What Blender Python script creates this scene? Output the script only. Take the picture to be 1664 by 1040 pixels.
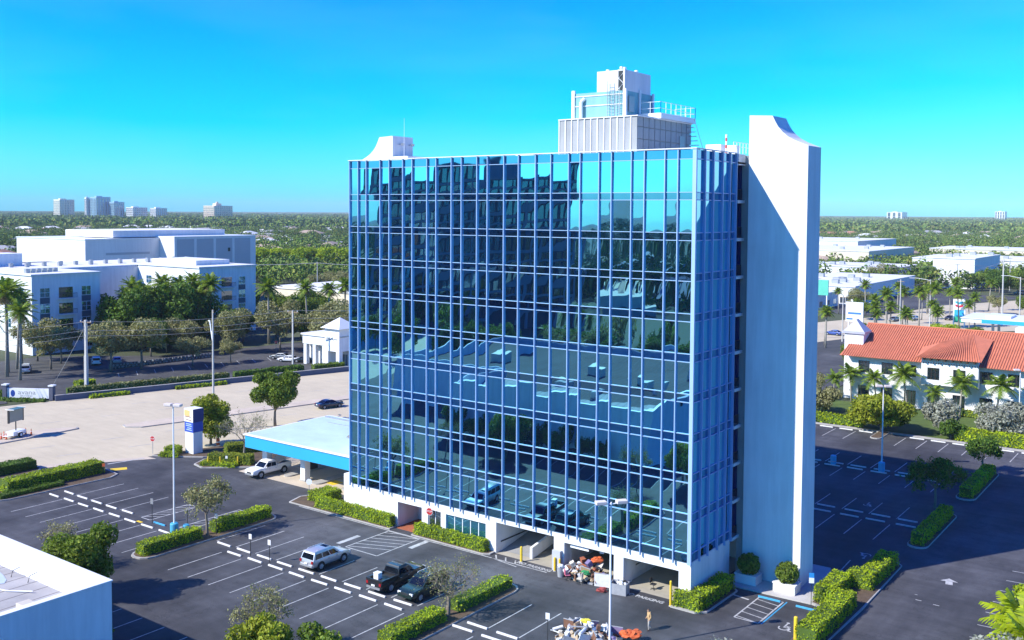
import bpy, bmesh, math, random
import numpy as np
from mathutils import Vector, Matrix

# ---------------------------------------------------------------- camera, sky, sun, exposure
scene = bpy.context.scene
for _o in list(bpy.data.objects):
    bpy.data.objects.remove(_o, do_unlink=True)
COL = scene.collection
R = math.radians
rng = np.random.default_rng(7)
random.seed(7)

def camera_axes(yaw, pitch, roll):
    f = Vector((math.sin(yaw) * math.cos(pitch), math.cos(yaw) * math.cos(pitch), -math.sin(pitch)))
    r = Vector((math.cos(yaw), -math.sin(yaw), 0.0))
    u = r.cross(f)
    return math.cos(roll) * r + math.sin(roll) * u, -math.sin(roll) * r + math.cos(roll) * u, f
_r, _u, _f = camera_axes(-.6379, .04546, .00622)
cam_data = bpy.data.cameras.new('camera')
cam_data.sensor_width = 36.0
cam_data.lens = 34.669
cam_data.shift_y = -0.06196
cam_data.clip_start = 0.5
cam_data.clip_end = 30000.0
cam = bpy.data.objects.new('camera', cam_data)
COL.objects.link(cam)
m = Matrix.Identity(4)
for i in range(3):
    m[i][0] = _r[i]; m[i][1] = _u[i]; m[i][2] = -_f[i]
m[0][3], m[1][3], m[2][3] = 78.05, -75.63, 33.51
cam.matrix_world = m
scene.camera = cam

SUN_TRAVEL = Vector((.58, 1.0, -.92)).normalized()
_az = math.atan2(-SUN_TRAVEL.x, -SUN_TRAVEL.y)           # compass angle of the sun, from +y towards +x
_el = math.asin(-SUN_TRAVEL.z)
world = bpy.data.worlds.new('World')
scene.world = world
world.use_nodes = True
wn, wl = world.node_tree.nodes, world.node_tree.links
wn.clear()
sky = wn.new('ShaderNodeTexSky')
sky.sky_type = 'NISHITA'
sky.sun_disc = False
sky.sun_elevation = _el
sky.sun_rotation = _az
sky.altitude = 20.0
sky.air_density = 1.0
sky.dust_density = 0.35
sky.ozone_density = 1.2
hsv = wn.new('ShaderNodeMix')                   # the photograph's strongly cyan-blue air
hsv.data_type = 'RGBA'
hsv.blend_type = 'MULTIPLY'
hsv.inputs[0].default_value = 1.0
hsv.inputs[7].default_value = (.22, .80, 1.75, 1)
bgn = wn.new('ShaderNodeBackground')
bgn.inputs['Strength'].default_value = 0.10
outw = wn.new('ShaderNodeOutputWorld')
wl.new(sky.outputs[0], hsv.inputs[6])
sep = wn.new('ShaderNodeSeparateColor')
comb = wn.new('ShaderNodeCombineColor')
wl.new(hsv.outputs[2], sep.inputs[0])
def _lift(sock, out_i, lo, gain):                # same tone curve over the whole sky: clean saturated blue
    a = wn.new('ShaderNodeMath'); a.operation = 'SUBTRACT'; a.inputs[1].default_value = lo
    b = wn.new('ShaderNodeMath'); b.operation = 'MULTIPLY'; b.inputs[1].default_value = gain; 
    c = wn.new('ShaderNodeMath'); c.operation = 'MAXIMUM'; c.inputs[1].default_value = 0.0
    wl.new(sep.outputs[sock], a.inputs[0]); wl.new(a.outputs[0], b.inputs[0]); wl.new(b.outputs[0], c.inputs[0])
    wl.new(c.outputs[0], comb.inputs[out_i])
_lift(0, 0, .92, 2.5)
_lift(1, 1, 1.12, 1.6)
wl.new(sep.outputs[2], comb.inputs[2])
skc = wn.new('ShaderNodeTexCoord')
skm = wn.new('ShaderNodeMapping'); skm.inputs['Scale'].default_value = (2.0, 2.0, 9.0)
skn = wn.new('ShaderNodeTexNoise'); skn.inputs['Scale'].default_value = 1.6; skn.inputs['Detail'].default_value = 5.0
skr = wn.new('ShaderNodeMapRange'); skr.inputs['From Min'].default_value = .45; skr.inputs['From Max'].default_value = .85; skr.inputs['To Min'].default_value = 0.0; skr.inputs['To Max'].default_value = .10
ska = wn.new('ShaderNodeMix'); ska.data_type = 'RGBA'; ska.inputs[7].default_value = (4.0, 7.0, 9.0, 1)
wl.new(skc.outputs['Generated'], skm.inputs[0]); wl.new(skm.outputs[0], skn.inputs['Vector']); wl.new(skn.outputs['Fac'], skr.inputs['Value'])
wl.new(skr.outputs[0], ska.inputs[0]); wl.new(comb.outputs[0], ska.inputs[6])
wl.new(ska.outputs[2], bgn.inputs['Color'])
wl.new(bgn.outputs[0], outw.inputs['Surface'])

sun_data = bpy.data.lights.new('sun', 'SUN')
sun_data.energy = 5.0
sun_data.angle = R(0.53)
sun_data.color = (1.0, .95, .87)
sun = bpy.data.objects.new('sun', sun_data)
COL.objects.link(sun)
sun.rotation_mode = 'QUATERNION'
sun.rotation_quaternion = SUN_TRAVEL.to_track_quat('-Z', 'Y')

scene.view_settings.view_transform = 'Standard'
scene.view_settings.look = 'None'
scene.view_settings.exposure = 0.6
scene.view_settings.gamma = 1.0
scene.view_settings.use_curve_mapping = False
scene.render.engine = 'CYCLES'
scene.cycles.max_bounces = 7
scene.cycles.diffuse_bounces = 3
scene.cycles.glossy_bounces = 4
scene.cycles.transmission_bounces = 4
scene.cycles.transparent_max_bounces = 6
scene.cycles.caustics_reflective = True
scene.cycles.blur_glossy = 4.5
scene.cycles.caustics_refractive = False
scene.cycles.sample_clamp_indirect = 20.0
scene.cycles.use_denoising = True

# ---------------------------------------------------------------- materials
MATS = {}
def _new(name):
    mt = bpy.data.materials.new(name)
    mt.use_nodes = True
    nt = mt.node_tree
    nt.nodes.clear()
    out = nt.nodes.new('ShaderNodeOutputMaterial')
    return mt, nt, out

def _coord(nt, scale, kind='Object'):
    tc = nt.nodes.new('ShaderNodeTexCoord')
    mp = nt.nodes.new('ShaderNodeMapping')
    mp.inputs['Scale'].default_value = scale if isinstance(scale, (tuple, list)) else (scale,) * 3
    nt.links.new(tc.outputs[kind], mp.inputs['Vector'])
    return mp.outputs[0]

def _noise(nt, vec, detail=4.0, rough=.6, scale=1.0):
    n = nt.nodes.new('ShaderNodeTexNoise')
    n.inputs['Scale'].default_value = scale
    n.inputs['Detail'].default_value = detail
    n.inputs['Roughness'].default_value = rough
    nt.links.new(vec, n.inputs['Vector'])
    return n.outputs['Fac']

def _ramp(nt, fac, stops):
    r = nt.nodes.new('ShaderNodeValToRGB')
    els = r.color_ramp.elements
    while len(els) < len(stops):
        els.new(.5)
    for e, (p, c) in zip(els, stops):
        e.position = p
        e.color = (c[0], c[1], c[2], 1) if isinstance(c, (tuple, list)) else (c, c, c, 1)
    nt.links.new(fac, r.inputs['Fac'])
    return r.outputs['Color']

def _mulc(nt, a, b, blend='MULTIPLY', fac=1.0):
    mx = nt.nodes.new('ShaderNodeMix')
    mx.data_type = 'RGBA'
    mx.blend_type = blend
    mx.inputs[0].default_value = fac
    for s, v in ((6, a), (7, b)):
        if isinstance(v, tuple):
            mx.inputs[s].default_value = (*v, 1)
        else:
            nt.links.new(v, mx.inputs[s])
    return mx.outputs[2]

def mat(name, col, rough=.75, metal=0.0, var=.12, scale=.6, fine=0.0, bump=0.0, streak=0.0, spec=.4, kind='Object', coat=0.0):
    """plain painted / rendered surface with uneven tone, optional vertical streaks and grain"""
    if name in MATS:
        return MATS[name]
    mt, nt, out = _new(name)
    p = nt.nodes.new('ShaderNodeBsdfPrincipled')
    p.inputs['Roughness'].default_value = rough
    p.inputs['Metallic'].default_value = metal
    p.inputs['Specular IOR Level'].default_value = spec
    p.inputs['Coat Weight'].default_value = coat
    c = None
    if var > 0:
        f = _noise(nt, _coord(nt, scale, kind), 5.0)
        v = _ramp(nt, f, [(.3, 1 - var), (.7, 1.0)])
        c = _mulc(nt, tuple(col), v)
    if streak > 0:
        f = _noise(nt, _coord(nt, (1.3, 1.3, .12), kind), 4.0)
        v = _ramp(nt, f, [(.35, 1 - streak), (.62, 1.0)])
        c = _mulc(nt, c if c is not None else tuple(col), v)
    if fine > 0:
        f = _noise(nt, _coord(nt, 9.0, kind), 3.0)
        v = _ramp(nt, f, [(.3, 1 - fine), (.7, 1.0)])
        c = _mulc(nt, c if c is not None else tuple(col), v)
    if c is None:
        p.inputs['Base Color'].default_value = (*col, 1)
    else:
        nt.links.new(c, p.inputs['Base Color'])
    if bump > 0:
        b = nt.nodes.new('ShaderNodeBump')
        b.inputs['Strength'].default_value = bump
        b.inputs['Distance'].default_value = .03
        nt.links.new(_noise(nt, _coord(nt, 6.0, kind), 4.0), b.inputs['Height'])
        nt.links.new(b.outputs[0], p.inputs['Normal'])
    nt.links.new(p.outputs[0], out.inputs[0])
    MATS[name] = mt
    return mt

def leaf_mat(name, cols, trans=.3, rough=.55):
    """foliage: every leaf card its own green, a little light through"""
    if name in MATS:
        return MATS[name]
    mt, nt, out = _new(name)
    g = nt.nodes.new('ShaderNodeNewGeometry')
    n = len(cols)
    c = _ramp(nt, g.outputs['Random Per Island'], [(i / max(1, n - 1), k) for i, k in enumerate(cols)])
    f = _noise(nt, _coord(nt, .55), 2.0)
    c = _mulc(nt, c, _ramp(nt, f, [(.35, .72), (.65, 1.15)]))
    d = nt.nodes.new('ShaderNodeBsdfPrincipled')
    d.inputs['Roughness'].default_value = rough
    d.inputs['Specular IOR Level'].default_value = .25
    nt.links.new(c, d.inputs['Base Color'])
    t = nt.nodes.new('ShaderNodeBsdfTranslucent')
    nt.links.new(_mulc(nt, c, (1.25, 1.2, .5)), t.inputs['Color'])
    mx = nt.nodes.new('ShaderNodeMixShader')
    mx.inputs[0].default_value = trans
    nt.links.new(d.outputs[0], mx.inputs[1])
    nt.links.new(t.outputs[0], mx.inputs[2])
    nt.links.new(mx.outputs[0], out.inputs[0])
    MATS[name] = mt
    return mt

def asphalt_mat(name, base, tint, patch=.35, spots=.6, crack=.7, grain=1.0):
    mt, nt, out = _new(name)
    p = nt.nodes.new('ShaderNodeBsdfPrincipled')
    p.inputs['Roughness'].default_value = .82
    p.inputs['Specular IOR Level'].default_value = .3
    big = _ramp(nt, _noise(nt, _coord(nt, .06), 5.0, .65), [(.32, 1 - patch), (.52, 1.0), (.72, 1 + patch)])
    mid = _ramp(nt, _noise(nt, _coord(nt, (.22, .9, 1)), 5.0), [(.28, .78), (.72, 1.18)])
    fin = _ramp(nt, _noise(nt, _coord(nt, 14.0), 3.0), [(.25, .7), (.75, 1.25)])
    wear = _ramp(nt, _noise(nt, _coord(nt, (.16, .05, 1)), 6.0, .7), [(.36, .74), (.5, 1.0), (.66, 1.42)])
    big = _mulc(nt, big, wear, fac=min(1.0, patch * 2))
    c = _mulc(nt, _mulc(nt, _mulc(nt, tuple(base * t for t in tint), big), mid, fac=grain), fin, fac=grain)
    # oil drips and repaired patches have shapes of their own
    vo = nt.nodes.new('ShaderNodeTexVoronoi')
    vo.inputs['Scale'].default_value = 1.0
    nt.links.new(_coord(nt, .33), vo.inputs['Vector'])
    sp = _ramp(nt, vo.outputs['Distance'], [(.05, .72), (.16, 1.0)])
    c = _mulc(nt, c, sp, fac=spots)
    # hairline cracks
    ve = nt.nodes.new('ShaderNodeTexVoronoi')
    ve.feature = 'DISTANCE_TO_EDGE'
    ve.inputs['Scale'].default_value = 1.0
    nz = nt.nodes.new('ShaderNodeTexNoise')
    nz.inputs['Scale'].default_value = .8
    nz.inputs['Detail'].default_value = 3
    nt.links.new(_coord(nt, 1.0), nz.inputs['Vector'])
    wv = _mulc(nt, _coord(nt, .1), nz.outputs['Color'], 'ADD', .5)
    nt.links.new(wv, ve.inputs['Vector'])
    cr = _ramp(nt, ve.outputs['Distance'], [(.002, .55), (.006, 1.0)])
    c = _mulc(nt, c, cr, fac=crack)
    nt.links.new(c, p.inputs['Base Color'])
    b = nt.nodes.new('ShaderNodeBump')
    b.inputs['Strength'].default_value = .35
    b.inputs['Distance'].default_value = .012
    nt.links.new(_noise(nt, _coord(nt, 22.0), 3.0), b.inputs['Height'])
    nt.links.new(b.outputs[0], p.inputs['Normal'])
    nt.links.new(p.outputs[0], out.inputs[0])
    MATS[name] = mt
    return mt

def glass_mat(name, tint, dark, rough=.015, wave=.0, facing=.72, grazing=1.0):
    """coated mirror glass: tinted reflection over a dark room"""
    mt, nt, out = _new(name)
    g = nt.nodes.new('ShaderNodeBsdfGlossy')
    g.inputs['Color'].default_value = (*tint, 1)
    g.inputs['Roughness'].default_value = rough
    d = nt.nodes.new('ShaderNodeBsdfDiffuse')
    d.inputs['Color'].default_value = (*dark, 1)
    lw = nt.nodes.new('ShaderNodeLayerWeight')
    lw.inputs['Blend'].default_value = .35
    mr = nt.nodes.new('ShaderNodeMapRange')
    mr.inputs['To Min'].default_value = facing
    mr.inputs['To Max'].default_value = grazing
    nt.links.new(lw.outputs['Facing'], mr.inputs['Value'])
    mx = nt.nodes.new('ShaderNodeMixShader')
    nt.links.new(mr.outputs[0], mx.inputs[0])
    nt.links.new(d.outputs[0], mx.inputs[1])
    nt.links.new(g.outputs[0], mx.inputs[2])
    if wave > 0:                                   # rolled glass is never quite flat
        b = nt.nodes.new('ShaderNodeBump')
        b.inputs['Strength'].default_value = wave
        b.inputs['Distance'].default_value = .1
        nt.links.new(_noise(nt, _coord(nt, .55), 1.0, .4), b.inputs['Height'])
        nt.links.new(b.outputs[0], g.inputs['Normal'])
    nt.links.new(mx.outputs[0], out.inputs[0])
    MATS[name] = mt
    return mt

WHITE = mat('white_stucco', (.78, .79, .80), .85, var=.10, scale=.25, streak=.12, bump=.12)
WHITE2 = mat('white_roof_membrane', (.74, .74, .73), .8, var=.18, scale=.3)
CREAM = mat('cream_stucco', (.72, .64, .50), .85, var=.1, scale=.3, streak=.08)
PAINT = mat('white_road_paint', (.66, .66, .64), .7, var=.5, scale=1.6, fine=.35)
PAINTB = mat('blue_road_paint', (.05, .36, .62), .65, var=.2, scale=2.0, fine=.2)
PAINTY = mat('yellow_paint', (.80, .55, .03), .6, var=.15, scale=2.0)
CONC = mat('kerb_concrete', (.48, .46, .43), .9, var=.3, scale=.8, fine=.2, bump=.2)
WALK = mat('pavement_concrete', (.55, .53, .50), .9, var=.2, scale=.5, fine=.15, bump=.15)
CREAMWALK = mat('drive_concrete', (.62, .52, .40), .9, var=.22, scale=.35, fine=.15)
ASPH = asphalt_mat('asphalt', .064, (1.0, 1.01, 1.1), .5)
ASPHF = asphalt_mat('worn_asphalt', .075, (1.0, .99, .98), .3)
ROADM = asphalt_mat('tan_road', .52, (1.0, .86, .60), .06, .05, .04, .35)
SOIL = mat('mulch_soil', (.16, .11, .07), .95, var=.4, scale=1.5, fine=.4)
GRASS = mat('lawn', (.11, .17, .03), .95, var=.35, scale=.5, fine=.35, bump=.4)
EARTH = mat('far_ground_cover', (.10, .12, .055), .95, var=.5, scale=.02, fine=.2)
METALW = mat('white_painted_metal', (.78, .79, .80), .4, 0, var=.05, scale=1.0)
ALU = mat('blue_anodised_aluminium', (.37, .53, .78), .42, .2, var=.06, scale=.5)
ALUT = mat('pale_aluminium', (.34, .48, .68), .4, .25, var=.06, scale=.5)
ALUB = mat('blue_aluminium', (.28, .44, .72), .45, .25, var=.08, scale=.5)
STEEL = mat('grey_steel', (.42, .43, .45), .5, .6, var=.15, scale=1.5)
DARKM = mat('dark_metal', (.04, .045, .05), .5, .3, var=.15, scale=1.5)
BLACK = mat('black_rubber', (.018, .018, .02), .8, var=.1)
POLE = mat('pole_concrete', (.55, .54, .52), .85, var=.15, scale=.8, streak=.15)
WOOD = mat('weathered_wood', (.30, .22, .15), .85, var=.3, scale=2.0)
BARK = mat('grey_bark', (.24, .20, .16), .95, var=.4, scale=3.0, bump=.5)
BARKP = mat('palm_bark', (.36, .33, .28), .95, var=.3, scale=4.0, bump=.4)
TWIG = mat('pale_twig', (.27, .24, .20), .95, var=.3, scale=2.0)
GLASS = glass_mat('mirror_curtain_glass', (.27, .74, .92), (.003, .010, .035), .008, .38, .70)
GLASSS = glass_mat('spandrel_mirror_glass', (.18, .48, .70), (.002, .008, .03), .02, .05, .6)
WINDOW = glass_mat('window_glass', (.45, .55, .62), (.015, .025, .035), .03, .03, .3)
WINTEAL = glass_mat('teal_window_glass', (.25, .62, .80), (.01, .08, .13), .03, .03, .35)
CARGLASS = glass_mat('car_window_glass', (.35, .40, .50), (.006, .008, .012), .03, 0, .04, .35)
LOUVRE = mat('grey_louvre_panel', (.37, .38, .39), .6, .1, var=.18, scale=.4, streak=.14)
CYANBOX = mat('pale_cyan_cladding', (.22, .46, .50), .55, .05, var=.15, scale=.4, streak=.12)
CANOPYROOF = mat('pale_blue_membrane', (.46, .60, .66), .8, var=.2, scale=.3)
BLUEFASCIA = mat('bright_blue_fascia', (.03, .36, .66), .45, var=.08, scale=.3)
TILE = mat('clay_roof_tile', (.62, .20, .11), .8, var=.22, scale=.8, fine=.2)
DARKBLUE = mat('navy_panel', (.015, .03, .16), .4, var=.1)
BRICKRED = mat('red_brick_paving', (.42, .13, .06), .85, var=.3, scale=2.0)

L_HEDGE = leaf_mat('hedge_leaves', [(.20, .30, .008), (.33, .44, .010), (.44, .52, .012), (.26, .36, .010)], .3)
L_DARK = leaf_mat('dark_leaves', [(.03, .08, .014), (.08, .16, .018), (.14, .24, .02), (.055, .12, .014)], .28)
L_MID = leaf_mat('mid_leaves', [(.07, .13, .018), (.14, .22, .022), (.23, .30, .03), (.09, .16, .02)], .3)
L_OLIVE = leaf_mat('olive_leaves', [(.19, .20, .08), (.28, .28, .12), (.37, .35, .17), (.22, .23, .09)], .28)
L_GREY = leaf_mat('grey_leaves', [(.21, .22, .17), (.30, .31, .25), (.38, .40, .33), (.25, .27, .2)], .2)
L_LIME = leaf_mat('lime_leaves', [(.16, .21, .02), (.27, .32, .02), (.36, .38, .03), (.2, .26, .02)], .3)
L_PALM = leaf_mat('palm_leaves', [(.07, .14, .018), (.15, .24, .025), (.25, .33, .03), (.11, .19, .02)], .32)
L_DRY = leaf_mat('dry_palm_leaves', [(.22, .17, .08), (.30, .24, .12), (.17, .12, .06)], .2)
L_FAR0 = leaf_mat('woodland_leaves', [(.06, .11, .03), (.11, .17, .04), (.17, .21, .06), (.08, .13, .04), (.20, .18, .09)], .15)
def far_mat():
    """distant woodland: every crown its own green, patches of olive, grey and brown"""
    mt, nt, out = _new('woodland_foliage')
    g = nt.nodes.new('ShaderNodeNewGeometry')
    c1 = _ramp(nt, g.outputs['Random Per Island'], [(0, (.055, .10, .03)), (.35, (.10, .165, .04)), (.7, (.17, .22, .06)), (1, (.12, .15, .07))])
    vo = nt.nodes.new('ShaderNodeTexVoronoi')
    nt.links.new(_coord(nt, (.06, .06, 0)), vo.inputs['Vector'])
    sp_ = nt.nodes.new('ShaderNodeSeparateColor')
    nt.links.new(vo.outputs['Color'], sp_.inputs[0])
    c2 = _ramp(nt, sp_.outputs[0], [(0, (.55, .65, .5)), (.4, (1.0, 1.05, .8)), (.65, (1.25, 1.2, .9)), (.82, (1.5, 1.15, 1.0)), (1, (.75, .95, 1.0))])
    f = _ramp(nt, _noise(nt, _coord(nt, .008), 3.0), [(.35, .75), (.65, 1.3)])
    c = _mulc(nt, _mulc(nt, c1, c2), f)
    d = nt.nodes.new('ShaderNodeBsdfDiffuse')
    nt.links.new(c, d.inputs['Color'])
    nt.links.new(d.outputs[0], out.inputs[0])
    return mt
L_FAR = far_mat()
HCORE = mat('hedge_core', (.07, .12, .015), .95, var=.3)
# ---------------------------------------------------------------- mesh helpers
class MB:
    """collects shapes; build() links them as ONE mesh object"""
    def __init__(s):
        s.V = []; s.P = []; s.n = 0
    def add(s, verts, faces, m=0):
        v = np.asarray(verts, dtype=np.float64).reshape(-1, 3)
        for f in faces:
            s.P.append((np.asarray([f], dtype=np.int64) + s.n, m))
        s.V.append(v); s.n += len(v)
        return s
    def addnp(s, verts, quads, m=0):
        s.P.append((np.asarray(quads, dtype=np.int64) + s.n, m))
        s.V.append(np.asarray(verts, dtype=np.float64)); s.n += len(verts)
        return s
    def box(s, x0, x1, y0, y1, z0, z1, m=0):
        v = [(x0, y0, z0), (x1, y0, z0), (x1, y1, z0), (x0, y1, z0), (x0, y0, z1), (x1, y0, z1), (x1, y1, z1), (x0, y1, z1)]
        q = [(0, 3, 2, 1), (4, 5, 6, 7), (0, 1, 5, 4), (1, 2, 6, 5), (2, 3, 7, 6), (3, 0, 4, 7)]
        return s.addnp(v, q, m)
    def quad(s, a, b, c, d, m=0):
        return s.addnp([a, b, c, d], [(0, 1, 2, 3)], m)
    def prism(s, poly, z0, z1, m=0, z1s=None):
        n = len(poly)
        v = [(x, y, z0) for x, y in poly] + [(p[0], p[1], z1 if z1s is None else z1s[i]) for i, p in enumerate(poly)]
        f = [tuple(range(n - 1, -1, -1)), tuple(range(n, 2 * n))] + [(i, (i + 1) % n, n + (i + 1) % n, n + i) for i in range(n)]
        return s.add(v, f, m)
    def prism_xz(s, poly, y0, y1, m=0):
        n = len(poly)
        v = [(x, y0, z) for x, z in poly] + [(x, y1, z) for x, z in poly]
        f = [tuple(range(n)), tuple(range(2 * n - 1, n - 1, -1))] + [(i, n + i, n + (i + 1) % n, (i + 1) % n) for i in range(n)]
        return s.add(v, f, m)
    def prism_yz(s, poly, x0, x1, m=0):
        n = len(poly)
        v = [(x0, y, z) for y, z in poly] + [(x1, y, z) for y, z in poly]
        f = [tuple(range(n - 1, -1, -1)), tuple(range(n, 2 * n))] + [(i, (i + 1) % n, n + (i + 1) % n, n + i) for i in range(n)]
        return s.add(v, f, m)
    def tube(s, pts, rad, n=6, m=0, cap=True):
        pts = [Vector(p) for p in pts]
        if not isinstance(rad, (list, tuple)):
            rad = [rad] * len(pts)
        vs = []
        for i, p in enumerate(pts):
            d = (pts[min(i + 1, len(pts) - 1)] - pts[max(i - 1, 0)])
            d = d.normalized() if d.length > 1e-9 else Vector((0, 0, 1))
            a = d.cross(Vector((0, 0, 1)) if abs(d.z) < .9 else Vector((1, 0, 0))).normalized()
            b = d.cross(a)
            for k in range(n):
                t = 2 * math.pi * k / n
                vs.append(p + (a * math.cos(t) + b * math.sin(t)) * rad[i])
        q = []
        for i in range(len(pts) - 1):
            for k in range(n):
                q.append((i * n + k, i * n + (k + 1) % n, (i + 1) * n + (k + 1) % n, (i + 1) * n + k))
        off = s.n
        s.addnp([tuple(v) for v in vs], q, m)
        if cap:
            for base, rev in ((0, False), ((len(pts) - 1) * n, True)):
                f = [off + base + k for k in range(n)]
                s.P.append((np.asarray([f if rev else f[::-1]], dtype=np.int64), m))
        return s
    def cyl(s, x, y, z0, z1, r, n=10, m=0, r1=None):
        return s.tube([(x, y, z0), (x, y, z1)], [r, r if r1 is None else r1], n, m)
    def lathe(s, x, y, prof, n=12, m=0):
        vs = [(x + r * math.cos(2 * math.pi * k / n), y + r * math.sin(2 * math.pi * k / n), z) for r, z in prof for k in range(n)]
        q = [(i * n + k, i * n + (k + 1) % n, (i + 1) * n + (k + 1) % n, (i + 1) * n + k) for i in range(len(prof) - 1) for k in range(n)]
        return s.addnp(vs, q, m)
    def blob(s, c, r, seed=0, m=0, rough=.18, nu=8, nv=5):
        g = np.random.default_rng(seed)
        vs = [(c[0], c[1], c[2] - r[2])]
        for j in range(1, nv):
            ph = math.pi * j / nv
            for k in range(nu):
                t = 2 * math.pi * (k + .5 * (j % 2)) / nu
                e = 1 + g.uniform(-rough, rough)
                vs.append((c[0] + r[0] * e * math.sin(ph) * math.cos(t), c[1] + r[1] * e * math.sin(ph) * math.sin(t), c[2] - r[2] * e * math.cos(ph)))
        vs.append((c[0], c[1], c[2] + r[2]))
        f = [(0, 1 + (k + 1) % nu, 1 + k) for k in range(nu)]
        for j in range(nv - 2):
            for k in range(nu):
                a = 1 + j * nu
                f.append((a + k, a + (k + 1) % nu, a + nu + (k + 1) % nu, a + nu + k))
        a = 1 + (nv - 2) * nu
        f += [(a + k, a + (k + 1) % nu, len(vs) - 1) for k in range(nu)]
        return s.add(vs, f, m)
    def data(s, name, mats, smooth=False):
        me = bpy.data.meshes.new(name)
        V = np.concatenate(s.V) if s.V else np.zeros((0, 3))
        loops = np.concatenate([p.ravel() for p, _ in s.P])
        tot = np.concatenate([np.full(len(p), p.shape[1], dtype=np.int32) for p, _ in s.P])
        mi = np.concatenate([np.full(len(p), k, dtype=np.int32) for p, k in s.P])
        start = np.concatenate([[0], np.cumsum(tot)[:-1]]).astype(np.int32)
        me.vertices.add(len(V)); me.loops.add(len(loops)); me.polygons.add(len(tot))
        me.vertices.foreach_set('co', V.astype(np.float32).ravel())
        me.loops.foreach_set('vertex_index', loops.astype(np.int32))
        me.polygons.foreach_set('loop_start', start)
        me.polygons.foreach_set('loop_total', tot)
        me.polygons.foreach_set('material_index', mi)
        me.polygons.foreach_set('use_smooth', np.full(len(tot), smooth, dtype=bool))
        for x in (mats if isinstance(mats, (list, tuple)) else [mats]):
            me.materials.append(x)
        me.update(calc_edges=True)
        return me
    def build(s, name, mats, parent=None, loc=(0, 0, 0), rz=0.0, smooth=False, bevel=0.0):
        o = bpy.data.objects.new(name, s.data(name, mats, smooth))
        COL.objects.link(o)
        o.location = loc
        o.rotation_euler = (0, 0, rz)
        if parent is not None:
            o.parent = parent
        if bevel > 0:
            b = o.modifiers.new('edge', 'BEVEL')
            b.width = bevel; b.segments = 2; b.limit_method = 'ANGLE'
        return o

def tag(o, label=None, cat=None, group=None, kind=None):
    for k, v in (('label', label), ('category', cat), ('group', group), ('kind', kind)):
        if v is not None:
            o[k] = v
    return o

def thing(name, label, cat, loc=(0, 0, 0), rz=0.0, group=None):
    o = bpy.data.objects.new(name, None)
    COL.objects.link(o)
    o.empty_display_size = .5
    o.location = loc
    o.rotation_euler = (0, 0, rz)
    return tag(o, label, cat, group)

def link_mesh(name, me, parent=None, loc=(0, 0, 0), rz=0.0, sc=1.0):
    o = bpy.data.objects.new(name, me)
    COL.objects.link(o)
    o.location = loc
    o.rotation_euler = (0, 0, rz)
    o.scale = sc if isinstance(sc, (tuple, list)) else (sc, sc, sc)
    if parent is not None:
        o.parent = parent
    return o

def children_of(o):
    return [c for c in bpy.data.objects if c.parent is o]

def copy_tree(o, parent=None, kids=None):
    c = o.copy()
    COL.objects.link(c)
    c.parent = parent
    for ch in list(o.children):
        copy_tree(ch, c)
    return c

def structure(o):
    o['kind'] = 'structure'
    return o

def one(x0, x1, y0, y1, z0, z1):
    return MB().box(x0, x1, y0, y1, z0, z1)

def text_part(name, body, size, mt, parent, loc, rot, ext=.004, align='CENTER', sx=1.0, bold=0.0):
    cu = bpy.data.curves.new(name, 'FONT')
    cu.body = body
    cu.size = size
    cu.extrude = ext
    cu.offset = bold
    cu.align_x = align
    cu.align_y = 'CENTER'
    o0 = bpy.data.objects.new(name, cu)
    COL.objects.link(o0)
    bpy.context.view_layer.update()
    me = bpy.data.meshes.new_from_object(o0.evaluated_get(bpy.context.evaluated_depsgraph_get()))
    me.name = name
    bpy.data.objects.remove(o0, do_unlink=True)
    me.materials.clear()
    me.materials.append(mt)
    o = bpy.data.objects.new(name, me)
    COL.objects.link(o)
    o.location = loc
    o.rotation_euler = rot
    o.scale = (sx, 1, 1)
    if parent is not None:
        o.parent = parent
    return o

# ---------------------------------------------------------------- foliage
def cards(pts, nrm, size, g, aspect=1.6, jitter=.8):
    """one quad leaf at every point, turned about nrm with jitter"""
    n = len(pts)
    d = nrm + g.normal(0, jitter, (n, 3))
    d /= np.linalg.norm(d, axis=1, keepdims=True) + 1e-9
    a = np.cross(d, g.normal(0, 1, (n, 3)))
    a /= np.linalg.norm(a, axis=1, keepdims=True) + 1e-9
    b = np.cross(d, a)
    s = (size * g.uniform(.65, 1.35, n))[:, None]
    a = a * s * aspect * .5
    b = b * s * .5
    v = np.stack([pts - a, pts - b * .9 + d * s * .12, pts + a, pts + b * .9 + d * s * .12], 1).reshape(-1, 3)
    q = np.arange(4 * n).reshape(n, 4)
    return v, q

def cloud(mb, blobs, n, size, seed, m=0, fill=.55, aspect=1.6):
    """leaves through the volume of several lumps, denser near the skin"""
    g = np.random.default_rng(seed)
    w = np.array([b[3] * b[4] * b[5] for b in blobs]) ** .67
    k = g.choice(len(blobs), n, p=w / w.sum())
    B = np.array(blobs)[k]
    u = g.normal(0, 1, (n, 3))
    u /= np.linalg.norm(u, axis=1, keepdims=True)
    r = 1 - fill * g.random(n) ** 1.6
    r *= 1 + .10 * np.sin(u[:, 0] * 7 + k) * np.cos(u[:, 2] * 6 + k * 2)
    p = B[:, :3] + u * B[:, 3:6] * r[:, None]
    v, q = cards(p, u, size, g, aspect)
    mb.addnp(v, q, m)

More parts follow.
